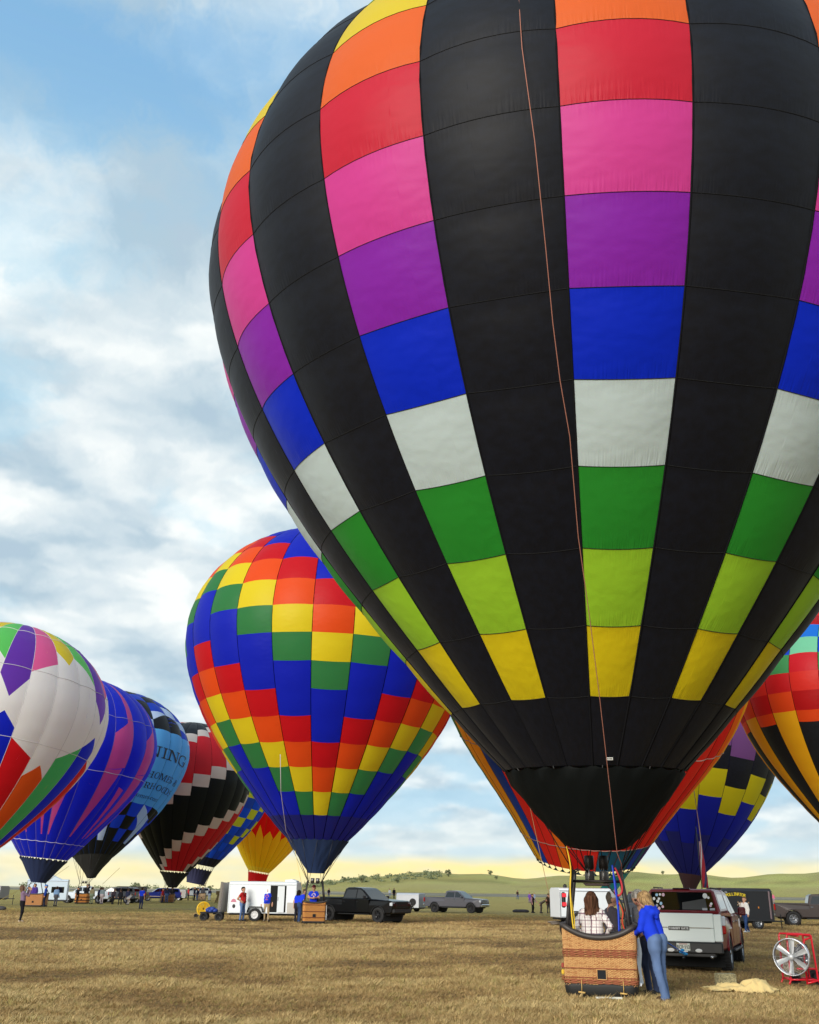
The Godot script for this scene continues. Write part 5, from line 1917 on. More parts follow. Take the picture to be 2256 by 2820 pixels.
	car("suv", "silver SUV behind the person in the red jacket", "SUV", Vector3(-37.1, ground_y(-37, -186), -186), 192, paint("silver_paint", srgb(150, 158, 166)), {"suv": true})
	car("suv", "dark SUV half hidden between the front basket and the maroon truck", "SUV", Vector3(12.1, 0, -53), 78, paint("charcoal_paint"), {"suv": true})
	# small silver trailer
	t = trailer("box_trailer", "small silver enclosed trailer behind the dark grey pickup", Vector3(0.65, 0, -99.3), -24, 2.3, 1.6, 1.62, M("trailer_silver", srgb(184, 188, 196), 0.35, 0.3), {"axles": [0.2], "wheel": 0.3, "floor": 0.36, "rim": M("rim_grey")})
	b = MB.new()
	b.lathe([Vector2(0.30, -0.08), Vector2(0.32, 0.0), Vector2(0.30, 0.08), Vector2(0.16, 0.08), Vector2(0.01, 0.05)], 18, Transform3D(Basis(Vector3.RIGHT, PI / 2), Vector3(0.55, 0.85, 0.87)))
	obj("spare_wheel", b.done(), M("tyre"), t)
	# left cluster
	t = trailer("box_trailer", "white van like trailer with sloped pale front behind the tan basket", Vector3(-38.6, 0, -114), 14, 4.2, 2.0, 2.5, M("van_white", srgb(206, 222, 236), 0.3), {"axles": [-0.4]})
	b = MB.new()
	b.prism(V2([-0.9, 0, 1.6, 0, 1.6, 0.12, -0.3, 0.95, -0.9, 0.95]), 0.98, 0.05, Transform3D(Basis(), Vector3(0.4, 2.1, 0)))
	obj("sloped_hood", b.done(), M("van_white"), t)
	b = MB.new()
	b.box(Vector3(1.1, 1.45, 1.004), Vector3(1.3, 0.6, 0.02), 0.004)
	obj("side_window", b.done(), glass_mat(), t)
	trailer("box_trailer", "grey enclosed trailer cut by the left edge of the picture", Vector3(-41.4, 0, -105), -8, 3.4, 1.8, 1.75, M("trailer_grey", srgb(150, 146, 142), 0.5), {"axles": [0.3], "floor": 0.6})
	trailer("box_trailer", "small grey trailer between the blue SUV and the silver SUV", Vector3(-35.3, ground_y(-35, -166), -166), 0, 2.0, 1.5, 1.6, M("trailer_grey"), {"axles": [0.0], "wheel": 0.3})
	# open black trailer with red lining
	t = thing("open_trailer", "black open trailer with red lining and a white ramp", "trailer", Vector3(-38.3, ground_y(-38, -148), -148), 4)
	b = MB.new()
	b.box(Vector3(0, 0.5, 0), Vector3(3.9, 0.14, 1.9), 0.02)
	b.box(Vector3(0, 1.25, -0.92), Vector3(3.9, 1.4, 0.06), 0.01)
	b.box(Vector3(0, 1.96, 0), Vector3(3.9, 0.06, 1.9), 0.01)
	b.box(Vector3(1.92, 1.25, 0), Vector3(0.06, 1.4, 1.9), 0.01)
	b.box(Vector3(0.55, 1.25, 0.9), Vector3(2.7, 1.4, 0.06), 0.01)
	obj("body", b.done(), blk, t)
	b = MB.new()
	b.box(Vector3(-1.2, 1.25, -0.85), Vector3(1.3, 1.3, 0.05), 0.01)
	obj("lining", b.done(), M("lining_red", srgb(120, 40, 40), 0.8), t)
	b = MB.new()
	b.box(Vector3(-0.55, 1.15, 1.05), Vector3(1.5, 0.16, 0.05), 0.01, Basis(Vector3.BACK, 0.6))
	obj("ramp", b.done(), M("trailer_white"), t)
	for s in [1.0, -1.0]:
		wheel(t, Vector3(0.3, 0.33, s * 1.05), 0.33, 0.2, s, M("rim_grey"), 6)

# ---------------------------------------------------------------- baskets
var HB := Vector3(3.40, 0, -18.45)
func basket_corners(at: Vector3, turn: float, hw: float, hd: float, y: float) -> Array:
	var b := Basis(Vector3.UP, deg_to_rad(turn))
	var o := []
	for s in [[-1, 1], [1, 1], [1, -1], [-1, -1]]:
		o.append(at + b * Vector3(s[0] * hw, y, s[1] * hd))
	return o

# a point on the rounded rectangle with half sides a, b; t in 0..1
func round_rect(a: float, b: float, r: float, t: float) -> Vector3:
	var sx := 2 * (a - r)
	var sz := 2 * (b - r)
	var q := PI * r / 2
	var total := 2 * sx + 2 * sz + 4 * q
	var d := fposmod(t, 1.0) * total
	var c := [[Vector3(-a + r, 0, b), Vector3(1, 0, 0), sx, Vector3(a - r, 0, b - r), 0.0], [Vector3(a, 0, b - r), Vector3(0, 0, -1), sz, Vector3(a - r, 0, -b + r), 1.0], [Vector3(a - r, 0, -b), Vector3(-1, 0, 0), sx, Vector3(-a + r, 0, -b + r), 2.0], [Vector3(-a, 0, -b + r), Vector3(0, 0, 1), sz, Vector3(-a + r, 0, b - r), 3.0]]
	for i in 4:
		if d <= c[i][2]:
			return c[i][0] + c[i][1] * d
		d -= c[i][2]
		if d <= q:
			var ang: float = PI / 2 - c[i][4] * PI / 2 - d / r
			return c[i][3] + Vector3(cos(ang), 0, sin(ang)) * r
		d -= q
	return c[0][0]

func rim_y(p: Vector3, a: float, b: float, low: float, high: float) -> float:
	return lerpf(low, high, pow(clampf(maxf(absf(p.x) / a if absf(p.z) > b * 0.8 else 1.0, 0), 0, 1), 2.2)) if absf(p.z) > b * 0.8 else lerpf(low + 0.03, high, pow(clampf(absf(p.z) / b, 0, 1), 2.2))

func front_basket() -> void:
	var t := thing("balloon_basket", "front wicker basket with sagging black padded rim under the black balloon", "balloon basket", HB, -13)
	var a := 0.60
	var bb := 0.52
	var tan_m := M("wicker_tan", srgb(196, 150, 96), 0.75)
	var red_m := M("wicker_red", srgb(150, 86, 56), 0.75)
	var ry := func(p: Vector3) -> float: return rim_y(p, a, bb, 0.94, 1.13)
	# weave: strands going in and out round the stakes
	var n := 300
	var w := MB.new(true)
	var nz := noise(8, 0.8, 2)
	var dark := MB.new(true)
	var row := 0
	var y := 0.215
	while y < 1.13:
		var ring := []
		for i in n + 1:
			var f := 0.965 + 0.045 * y + 0.01 * nz.get_noise_2d(i * 0.03, y * 3.0)
			var o := 0.0085 * sin(PI * i / 2.0 * 2.0 * 0.5 + PI * row)
			var p := round_rect(a * f + o, bb * f + o, 0.09, float(i) / n)
			p.y = y + 0.003 * nz.get_noise_2d(i * 0.4, y * 40.0)
			ring.append(p)
		for i in n:
			var p: Vector3 = ring[i]
			var q: Vector3 = ring[i + 1]
			if y > ry.call(p) - 0.02:
				continue
			var out := (p * Vector3(1, 0, 1)).normalized() * 0.006
			var h := Vector3(0, 0.0082, 0)
			var tgt: MB = w if nz.get_noise_2d(i * 0.10, row * 3.7) < 0.22 else dark
			tgt.quad(p - h, q - h, q + out, p + out)
			tgt.quad(p + out, q + out, q + h, p + h)
		row += 1
		y += 0.0168
	obj("weave", w.done(), tan_m, t).set_meta("kind", "stuff")
	obj("dark_strands", dark.done(), M("wicker_brown", srgb(176, 124, 76), 0.75), t).set_meta("kind", "stuff")
	# stakes
	w = MB.new(true)
	for i in 58:
		var p := round_rect(a * 0.99, bb * 0.99, 0.09, i / 58.0)
		w.cyl(Vector3(p.x * 0.985, 0.2, p.z * 0.985), Vector3(p.x * 1.015, ry.call(p), p.z * 1.015), 0.007, -1, 6)
	obj("stakes", w.done(), tan_m, t).set_meta("kind", "stuff")
	# lining
	w = MB.new()
	var rows := [[], [], []]
	for i in 41:
		for k in 3:
			var p := round_rect(a * 0.955, bb * 0.955, 0.09, i / 40.0)
			p.y = [0.10, 0.6, ry.call(p)][k]
			rows[k].append(p)
	w.sheet(rows)
	obj("lining", w.done(), M("basket_lining", srgb(120, 84, 50), 0.85), t)
	w = MB.new()
	w.box(Vector3(0, 0.10, 0), Vector3(a * 1.8, 0.04, bb * 1.8), 0.01)
	obj("floor", w.done(), M("basket_floor", srgb(110, 84, 56), 0.8), t)
	# braids
	for q in [[0.29, 0.022], [0.255, 0.016], [0.335, 0.010], [0.475, 0.010], [0.69, 0.020], [0.725, 0.018], [0.655, 0.010], [0.76, 0.010]]:
		w = MB.new(true)
		for s in 2:
			var pts := []
			for i in 181:
				var ph := i * 0.55 + PI * s
				var f: float = 0.965 + 0.045 * q[0]
				var p := round_rect(a * f + 0.016 + 0.006 * cos(ph), bb * f + 0.016 + 0.006 * cos(ph), 0.09, i / 180.0)
				p.y = q[0] + q[1] * 0.55 * sin(ph)
				pts.append(p)
			w.tube(pts, q[1] * 0.52, 5, false)
		obj("braid_band", w.done(), red_m, t)
	# leather skirt round the bottom
	w = MB.new(true)
	var prof := [[0.02, 0.86], [0.05, 0.93], [0.10, 0.985], [0.20, 1.005], [0.235, 1.0], [0.24, 0.985]]
	rows = []
	for q in prof:
		var ring := []
		for i in 61:
			var p := round_rect(a * q[1], bb * q[1], 0.11, i / 60.0)
			p.y = q[0] + (0.012 * sin(i * 0.9) if q[0] > 0.2 else 0.0)
			ring.append(p)
		rows.append(ring)
	w.sheet(rows)
	obj("leather_skirt", w.done(), M("scuffed_leather", srgb(36, 37, 36), 0.6), t)
	# padded rim
	w = MB.new(true)
	var pts := []
	for i in 82:
		var p := round_rect(a * 1.015, bb * 1.015, 0.1, i / 80.0 + 0.6)
		p.y = ry.call(p) + 0.01
		pts.append(p)
	w.tube(pts, 0.048, 12, false)
	obj("padded_rim", w.done(), M("rim_leather", srgb(56, 50, 48), 0.5), t)
	# foot hole, toggles
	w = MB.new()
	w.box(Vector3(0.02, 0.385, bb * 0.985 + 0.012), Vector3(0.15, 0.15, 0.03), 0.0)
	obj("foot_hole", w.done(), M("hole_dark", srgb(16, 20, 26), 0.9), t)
	w = MB.new(true)
	w.tube([Vector3(-0.055, 0.31, bb + 0.02), Vector3(-0.055, 0.46, bb + 0.02), Vector3(0.095, 0.46, bb + 0.02), Vector3(0.095, 0.31, bb + 0.02), Vector3(-0.055, 0.31, bb + 0.02)], 0.009, 6)
	obj("hole_edge", w.done(), tan_m, t)
	for x in [-0.32, 0.36]:
		w = MB.new(true)
		w.tube([Vector3(x, 0.30, bb + 0.02), Vector3(x + 0.004, 0.2, bb + 0.028), Vector3(x, 0.12, bb + 0.02)], 0.006, 6)
		w.cyl(Vector3(x - 0.055, 0.115, bb + 0.02), Vector3(x + 0.055, 0.105, bb + 0.02), 0.013)
		obj("toggle", w.done(), M("pine_wood", srgb(206, 168, 96), 0.6), t)
	# uprights in leather sleeves
	var lt := M("upright_leather", srgb(34, 30, 30), 0.55)
	for s in [[-1, 1], [1, 1], [1, -1], [-1, -1]]:
		w = MB.new(true)
		w.tube([Vector3(s[0] * 0.53, 0.98, s[1] * 0.44), Vector3(s[0] * 0.49, 1.4, s[1] * 0.41), Vector3(s[0] * 0.43, 1.8, s[1] * 0.36), Vector3(s[0] * 0.405, 2.02, s[1] * 0.34)], [0.036, 0.034, 0.034, 0.036], 9)
		w.cyl(Vector3(s[0] * 0.405, 2.0, s[1] * 0.34), Vector3(s[0] * 0.30, 2.04, s[1] * 0.30), 0.012)
		obj("upright", w.done(), lt, t)
	# burner: frame, tray, two units
	var steel := M("burner_steel", Color(0.45, 0.44, 0.43), 0.35, 0.9)
	var dk := M("burner_dark", Color(0.14, 0.12, 0.11), 0.45, 0.6)
	w = MB.new(true)
	w.tube([Vector3(-0.39, 1.84, 0.30), Vector3(0.39, 1.84, 0.30), Vector3(0.39, 1.84, -0.30), Vector3(-0.39, 1.84, -0.30), Vector3(-0.39, 1.84, 0.30)], 0.022, 8)
	obj("burner_frame", w.done(), dk, t)
	w = MB.new()
	w.prism(V2([-0.20, -0.035, 0.20, -0.035, 0.24, 0.01, -0.24, 0.01]), 0.16, 0.01, Transform3D(Basis(), Vector3(0, 1.80, 0)))
	obj("burner_tray", w.done(), M("tray_maroon", srgb(60, 24, 28), 0.4), t)
	for s in [-1.0, 1.0]:
		var u := sub("burner", t, Vector3(s * 0.125, 0, 0))
		w = MB.new(true)
		w.lathe([Vector2(0.07, 1.86), Vector2(0.078, 1.87), Vector2(0.078, 2.0), Vector2(0.07, 2.01)], 18)
		for k in 7:
			var ring := []
			for i in 19:
				ring.append(Vector3(cos(TAU * i / 18) * 0.080, 1.875 + k * 0.019, sin(TAU * i / 18) * 0.080))
			w.tube(ring, 0.008, 5, false)
		obj("coil", w.done(), steel, u)
		w = MB.new(true)
		w.lathe([Vector2(0.06, 2.03), Vector2(0.082, 2.06), Vector2(0.085, 2.26), Vector2(0.078, 2.27), Vector2(0.075, 2.06)], 18)
		obj("burner_can", w.done(), dk, u)
		w = MB.new(true)
		for k in 3:
			w.cyl(Vector3(cos(k * 2.1) * 0.07, 2.0, sin(k * 2.1) * 0.07), Vector3(cos(k * 2.1) * 0.07, 2.07, sin(k * 2.1) * 0.07), 0.007, -1, 6)
		w.cyl(Vector3(0.0, 1.82, 0.1), Vector3(0.0, 2.05, 0.1), 0.012)
		obj("brackets", w.done(), steel, u)
	# hoses, straps
	for q in [["yellow_strap", srgb(226, 188, 40), 0.013, [Vector3(-0.47, 2.40, 0.55), Vector3(-0.42, 2.06, 0.50), Vector3(-0.44, 1.69, 0.52), Vector3(-0.43, 1.3, 0.55), Vector3(-0.41, 1.05, 0.53)]],
		["yellow_strap", srgb(220, 176, 36), 0.010, [Vector3(-0.42, 2.02, 0.40), Vector3(-0.445, 1.7, 0.47), Vector3(-0.40, 1.3, 0.50), Vector3(-0.39, 1.04, 0.50)]],
		["blue_strap", srgb(20, 60, 190), 0.016, [Vector3(0.29, 2.10, 0.45), Vector3(0.32, 1.72, 0.47), Vector3(0.345, 1.4, 0.46), Vector3(0.34, 1.05, 0.47)]],
		["blue_strap", srgb(24, 70, 200), 0.011, [Vector3(0.30, 2.02, 0.40), Vector3(0.35, 1.6, 0.42), Vector3(0.36, 1.05, 0.42)]],
		["red_hose", srgb(176, 30, 40), 0.018, [Vector3(0.33, 2.06, 0.42), Vector3(0.40, 1.90, 0.42), Vector3(0.435, 1.74, 0.43), Vector3(0.40, 1.63, 0.44), Vector3(0.33, 1.62, 0.44), Vector3(0.315, 1.72, 0.44)]],
		["black_hose", srgb(20, 20, 22), 0.014, [Vector3(0.12, 1.82, 0.1), Vector3(0.25, 1.70, 0.2), Vector3(0.42, 1.45, 0.3), Vector3(0.44, 1.1, 0.36)]],
		["orange_hose", srgb(206, 70, 40), 0.012, [Vector3(0.36, 1.5, 0.44), Vector3(0.42, 1.35, 0.40), Vector3(0.40, 1.2, 0.38), Vector3(0.44, 1.05, 0.36)]]]:
		w = MB.new(true)
		var cv := Curve3D.new()
		var pp: Array = q[3]
		for i in pp.size():
			var tn: Vector3 = (pp[mini(i + 1, pp.size() - 1)] - pp[maxi(i - 1, 0)]) * 0.2
			cv.add_point(pp[i], -tn, tn)
		cv.bake_interval = 0.04
		w.tube(Array(cv.get_baked_points()), q[2], 6)
		obj(q[0], w.done(), M(q[0], q[1], 0.6), t)
	# pouch with red ends on the left upright
	w = MB.new()
	w.box(Vector3(-0.565, 1.53, 0.46), Vector3(0.07, 0.25, 0.08), 0.02)
	var pch := obj("pouch", w.done(), M("pouch_black", srgb(22, 20, 24), 0.7), t)
	for yy in [1.605, 1.46]:
		w = MB.new()
		w.box(Vector3(-0.55, yy, 0.503), Vector3(0.075, 0.065, 0.012), 0.004)
		obj("red_flap", w.done(), M("flap_red", srgb(214, 30, 48), 0.7), pch)
	# coloured tags at the left side
	for q in [[0.50, srgb(150, 60, 50)], [0.40, srgb(220, 180, 50)], [0.31, srgb(130, 80, 40)]]:
		w = MB.new()
		w.box(Vector3(-0.63, q[0], 0.36), Vector3(0.05, 0.08, 0.05), 0.015)
		obj("tag", w.done(), M("tag_" + str(q[0]), q[1], 0.7), t)
	# white sheet along the right side
	w = MB.new()
	rows = []
	for i in 9:
		var rw := []
		for j in 6:
			var yy := 0.22 + 0.72 * i / 8.0
			rw.append(Vector3(0.618 + 0.011 * j + 0.014 * sin(i * 1.1 + j * 0.4), yy, 0.54 - j * 0.16))
		rows.append(rw)
	w.sheet(rows)
	w.box(Vector3(0.645, 0.25, 0.1), Vector3(0.02, 0.05, 0.8), 0.004)
	obj("white_banner", w.done(), M("banner_white", srgb(226, 230, 236), 0.7), t)

# a plainer basket for the balloons further off
func basket(label: String, at: Vector3, turn: float, a: float, bb: float, top: float, wick: Color, band: Color, o := {}) -> void:
	var t := thing("balloon_basket", label, "balloon basket", at, turn)
	var low := top - 0.08
	var ry := func(p: Vector3) -> float: return rim_y(p, a, bb, low, top)
	var w := MB.new(true)
	var rows := []
	for k in 9:
		var ring := []
		for i in 49:
			var f := 0.95 + 0.05 * k / 8.0
			var p := round_rect(a * f, bb * f, 0.08, i / 48.0)
			p.y = lerpf(0.12, ry.call(p), k / 8.0)
			ring.append(p)
		rows.append(ring)
	w.sheet(rows)
	var wm := M("wicker_" + wick.to_html(false), wick, 0.8)
	wm.heightmap_enabled = true
	wm.heightmap_texture = weave_tex()
	wm.heightmap_scale = 2.0
	wm.uv1_triplanar = true
	wm.uv1_scale = Vector3(3, 3, 3)
	obj("weave", w.done(), wm, t)
	for y in o.get("bands", [0.3, 0.62]):
		w = MB.new(true)
		var pts := []
		for i in 49:
			var p := round_rect(a * 0.99, bb * 0.99, 0.08, i / 48.0)
			p.y = y
			pts.append(p)
		w.tube(pts, o.get("band_r", 0.022), 6, false)
		obj("braid_band", w.done(), M("band_" + band.to_html(false), band, 0.8), t)
	w = MB.new(true)
	rows = []
	for q in [[0.02, 0.9], [0.06, 0.96], [0.13, 0.975], [0.14, 0.95]]:
		var ring := []
		for i in 49:
			var p := round_rect(a * q[1], bb * q[1], 0.08, i / 48.0)
			p.y = q[0]
			ring.append(p)
		rows.append(ring)
	w.sheet(rows)
	obj("leather_skirt", w.done(), M("scuffed_leather"), t)
	w = MB.new(true)
	var pts := []
	for i in 50:
		var p := round_rect(a * 1.01, bb * 1.01, 0.1, i / 48.0 + 0.6)
		p.y = ry.call(p)
		pts.append(p)
	w.tube(pts, 0.05, 8, false)
	obj("padded_rim", w.done(), M("rim_leather"), t)
	w = MB.new()
	w.box(Vector3(0, 0.12, 0), Vector3(a * 1.8, 0.05, bb * 1.8))
	obj("floor", w.done(), M("basket_floor"), t)
	var uy: float = o.get("up", 2.1)
	for s in [[-1, 1], [1, 1], [1, -1], [-1, -1]]:
		w = MB.new(true)
		w.tube([Vector3(s[0] * (a - 0.06), top - 0.1, s[1] * (bb - 0.06)), Vector3(s[0] * 0.40, uy, s[1] * 0.38)], 0.036, 7)
		obj("upright", w.done(), M("upright_leather"), t)
	w = MB.new(true)
	w.tube([Vector3(-0.40, uy - 0.1, 0.38), Vector3(0.40, uy - 0.1, 0.38), Vector3(0.40, uy - 0.1, -0.38), Vector3(-0.40, uy - 0.1, -0.38), Vector3(-0.40, uy - 0.1, 0.38)], 0.022, 6)
	obj("burner_frame", w.done(), M("burner_dark"), t)
	for s in [-1.0, 1.0]:
		w = MB.new(true)
		w.lathe([Vector2(0.02, uy - 0.14), Vector2(0.10, uy - 0.12), Vector2(0.11, uy + 0.14), Vector2(0.09, uy + 0.15), Vector2(0.08, uy)], 12, Transform3D(Basis(), Vector3(s * 0.14, 0, 0)))
		obj("burner", w.done(), M("burner_steel"), t)
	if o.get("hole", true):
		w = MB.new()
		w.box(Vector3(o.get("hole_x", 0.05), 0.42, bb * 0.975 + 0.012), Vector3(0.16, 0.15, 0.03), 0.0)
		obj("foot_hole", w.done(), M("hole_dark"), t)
	if o.get("cloth", false):
		w = MB.new()
		w.box(Vector3(a + 0.035, 0.58, 0.0), Vector3(0.03, 0.75, bb * 1.6), 0.008)
		obj("white_cloth", w.done(), M("banner_white"), t)

var weave_t: ImageTexture
func weave_tex() -> ImageTexture:
	if weave_t:
		return weave_t
	var s := 128
	var im := Image.create(s, s, false, Image.FORMAT_L8)
	for y in s:
		for x in s:
			var v := 0.5 + 0.5 * sin(TAU * y / 8.0) * (1.0 if (x / 8) % 2 == (y / 8) % 2 else -1.0)
			im.set_pixel(x, y, Color(v, v, v))
	weave_t = ImageTexture.create_from_image(im)
	return weave_t

func line(called: String, label: String, pts: Array, r: float, c: Color) -> void:
	var w := MB.new(true)
	w.tube(pts, r, 6)
	tag(obj(called, w.done(), M("rope_" + c.to_html(false), c, 0.8)), label, "rope")

# ---------------------------------------------------------------- things on the grass
func props() -> void:
	var w: MB
	# inflation fan
	var t := thing("inflation_fan", "silver bladed inflation fan on a red wheeled frame at the right", "fan", Vector3(7.86, 0, -21.6), 0)
	var red := paint("frame_red", srgb(200, 24, 40))
	w = MB.new(true)
	for z in [0.10, -0.34]:
		w.tube([Vector3(-0.20, 0.02, z + 0.05), Vector3(-0.14, 0.10, z), Vector3(-0.13, 0.90, z), Vector3(-0.11, 0.93, z), Vector3(0.34, 0.93, z), Vector3(0.36, 0.90, z), Vector3(0.40, 0.10, z), Vector3(0.42, 0.05, z)], 0.020, 7)
	for q in [[0.10, 0.90], [0.37, 0.90], [0.37, 0.30], [0.40, 0.10], [-0.14, 0.10]]:
		w.cyl(Vector3(q[0], q[1], 0.10), Vector3(q[0], q[1], -0.34), 0.016)
	w.cyl(Vector3(-0.15, 0.10, 0.10), Vector3(0.40, 0.10, 0.10), 0.018)
	w.cyl(Vector3(-0.15, 0.10, -0.34), Vector3(0.40, 0.10, -0.34), 0.018)
	w.cyl(Vector3(0.0, 0.30, 0.10), Vector3(0.39, 0.30, 0.10), 0.018)
	w.tube([Vector3(0.16, 0.02, 0.14), Vector3(0.17, 0.72, 0.12), Vector3(0.22, 0.83, 0.11), Vector3(0.36, 0.88, 0.10)], 0.020, 7)
	w.cyl(Vector3(0.16, 0.04, 0.14), Vector3(0.44, 0.10, 0.10), 0.020)
	obj("frame", w.done(), red, t)
	var fan := sub("fan_head", t, Vector3(-0.13, 0.52, 0.22))
	fan.rotation.y = deg_to_rad(-32)
	var steel := M("fan_wire", Color(0.72, 0.73, 0.75), 0.3, 0.9)
	var R := 0.335
	w = MB.new(true)
	w.lathe([Vector2(R, -0.13), Vector2(R + 0.012, -0.12), Vector2(R + 0.012, 0.03), Vector2(R, 0.035), Vector2(R - 0.006, 0.03), Vector2(R - 0.006, -0.13)], 40, Transform3D(Basis(Vector3.RIGHT, PI / 2), Vector3.ZERO))
	obj("shroud", w.done(), M("fan_shroud", Color(0.78, 0.79, 0.81), 0.25, 0.7), fan)
	w = MB.new(true)
	for k in 11:
		var rr := 0.06 + k * 0.0265
		var ring := []
		for i in 37:
			ring.append(Vector3(cos(TAU * i / 36) * rr, sin(TAU * i / 36) * rr, 0.05 - 0.03 * pow(rr / R, 2)))
		w.tube(ring, 0.0022, 4, false)
	for i in 8:
		var an := TAU * i / 8
		w.cyl(Vector3(cos(an) * 0.05, sin(an) * 0.05, 0.052), Vector3(cos(an) * R, sin(an) * R, 0.025), 0.003, -1, 5)
	obj("wire_guard", w.done(), steel, fan)
	for i in 6:
		var an := TAU * i / 6 + 0.42
		w = MB.new(true)
		var rows := []
		for q in 5:
			var rr := lerpf(0.05, R - 0.02, q / 4.0)
			var rw := []
			for s in 5:
				var x := (s / 4.0 - 0.5) * lerpf(0.06, 0.105, q / 4.0)
				rw.append(Basis(Vector3.BACK, an) * Vector3(rr, x, -0.035 + x * lerpf(0.75, 0.35, q / 4.0) - 0.012 * cos(PI * (s / 4.0 - 0.5))))
			rows.append(rw)
		w.sheet(rows)
		obj("blade", w.done(), M("fan_blade", Color(0.80, 0.81, 0.82), 0.4, 0.35), fan)
	w = MB.new(true)
	w.lathe([Vector2(0.05, -0.06), Vector2(0.055, 0.03), Vector2(0.045, 0.055), Vector2(0.001, 0.06)], 16, Transform3D(Basis(Vector3.RIGHT, PI / 2), Vector3.ZERO))
	obj("hub", w.done(), M("fan_blade"), fan)
	w = MB.new()
	w.box(Vector3(0.0, 0.0, -0.075), Vector3(0.55, 0.035, 0.03), 0.006, Basis(Vector3.BACK, 0.5))
	w.box(Vector3(0.0, 0.0, -0.075), Vector3(0.55, 0.035, 0.03), 0.006, Basis(Vector3.BACK, -0.5))
	obj("rear_bars", w.done(), steel, fan)
	w = MB.new()
	w.box(Vector3(0.13, 0.56, -0.02), Vector3(0.22, 0.26, 0.30), 0.03)
	w.box(Vector3(0.20, 0.70, -0.02), Vector3(0.16, 0.10, 0.22), 0.03)
	obj("motor", w.done(), M("motor_black", Color(0.10, 0.10, 0.10), 0.5), t)
	w = MB.new(true)
	w.cyl(Vector3(0.20, 0.45, 0.05), Vector3(0.20, 0.45, 0.20), 0.05)
	obj("exhaust_can", w.done(), M("rim_bright"), t)
	for q in [[0.50, 0.12, 0.02], [0.50, 0.12, -0.36], [0.02, 0.10, -0.10]]:
		wheel(t, Vector3(q[0], q[1], q[2]), q[1], 0.07, 1.0, M("rim_black", Color(0.16, 0.16, 0.17), 0.4, 0.5), 4)
	# tan cloth on the ground
	w = MB.new(true)
	var nz := noise(31, 1.0, 2)
	var rows := []
	for i in 37:
		var rw := []
		for j in 61:
			var u := j / 60.0
			var v := i / 36.0
			var wid := 0.10 + 0.40 * pow(sin(PI * clampf(u * 0.94 + 0.03, 0, 1)), 0.6) * (0.7 + 0.5 * u) + 0.10 * nz.get_noise_1d(u * 9.0)
			var x := -0.66 + 1.32 * u + 0.10 * nz.get_noise_2d(v * 3.0, 7.0)
			var z := (v - 0.5) * wid * 1.5 + 0.07 * sin(u * 7.0)
			var e := clampf(minf(minf(u, 1 - u) * 8.0, minf(v, 1 - v) * 4.0), 0.0, 1.0)
			var fold := 1.6 * pow(1.0 - absf(nz.get_noise_2d(u * 2.8 + v * 0.9, v * 1.1 - u * 1.0)) * 1.5, 3.0)
			var mound := 0.15 * exp(-pow((u - 0.70) / 0.17, 2)) + 0.07 * exp(-pow((u - 0.36) / 0.14, 2))
			var yy := 0.035 + smoothstep(0.0, 1.0, e) * (mound + 0.045 * fold) + 0.03 * fold * (1.0 - e) - 0.05 * exp(-pow((u - 0.53) / 0.035, 2))
			rw.append(Vector3(x, yy, -z))
		rows.append(rw)
	w.sheet(rows)
	var cl := obj("crumpled_cloth", w.done(), M("canvas_tan", srgb(216, 190, 130), 0.85))
	cl.position = Vector3(6.12, 0.01, -19.6)
	cl.rotation.y = deg_to_rad(-6)
	tag(cl, "crumpled tan canvas cloth lying on the grass before the red fan", "cloth")
	# weathered block behind the wheel
	w = MB.new()
	w.box(Vector3(0, 0.12, 0), Vector3(0.36, 0.24, 0.22), 0.015)
	var bk := obj("block", w.done(), M("weathered_block", srgb(186, 176, 138), 0.95))
	M("weathered_block").albedo_texture = grass_texture()
	M("weathered_block").uv1_triplanar = true
	bk.position = Vector3(6.22, 0, -20.85)
	bk.rotation.y = 0.12
	tag(bk, "weathered grey block on the grass behind the maroon truck's wheel", "block")
	# board by the basket
	w = MB.new()
	w.box(Vector3(0, 0.035, 0), Vector3(0.42, 0.03, 0.10), 0.006)
	var bd := obj("board", w.done(), M("board_white", srgb(226, 226, 214), 0.7))
	bd.position = Vector3(3.36, 0.02, -17.72)
	tag(bd, "thin white board lying in the grass before the front basket", "board")
	# tether from the basket to the truck
	line("tether_rope", "blue tether rope from the hoodie woman's side to the maroon truck's hitch", [Vector3(4.0, 1.02, -18.7), Vector3(4.52, 0.95, -19.0), Vector3(5.45, 0.68, -21.7), Vector3(6.32, 0.43, -24.2)], 0.012, srgb(30, 90, 190))
	w = MB.new(true)
	for q in [[0.0, 0.0], [0.06, -0.02], [0.03, 0.04], [0.1, -0.04]]:
		w.ball(Vector3(6.25 + q[0], 0.45 + q[1], -24.1), Vector3(0.05, 0.03, 0.03), 6)
	tag(obj("rope_knot", w.done(), M("rope_knot", srgb(40, 130, 190), 0.7)), "light blue knot at the truck end of the blue tether rope", "rope knot")
	# rope handlers' ropes
	line("rope", "long rope from the red and yellow striped balloon down to the rope heap", [Vector3(7.9, 6.75, -64.6), Vector3(8.25, 4.4, -63.8), Vector3(8.6, 2.2, -63.2), Vector3(8.94, 0.14, -62.5)], 0.02, srgb(150, 120, 86))
	line("rope", "taut rope across the far grass held by the brown jacketed handler", [Vector3(9.29, 0.55, -101), Vector3(13.66, 1.35, -100.9)], 0.02, srgb(150, 140, 96))
	line("rope", "rope hanging from the purple and navy balloon to the furled flag", [Vector3(27.0, 13.48, -95.4), Vector3(17.19, 5.59, -60), Vector3(11.54, 2.05, -40)], 0.022, srgb(120, 100, 84))
	line("rope", "tether rope running left from the tan basket under the blue balloon", [Vector3(-34.05, 2.2, -97), Vector3(-34.35, 0.62, -90)], 0.022, srgb(180, 160, 90))
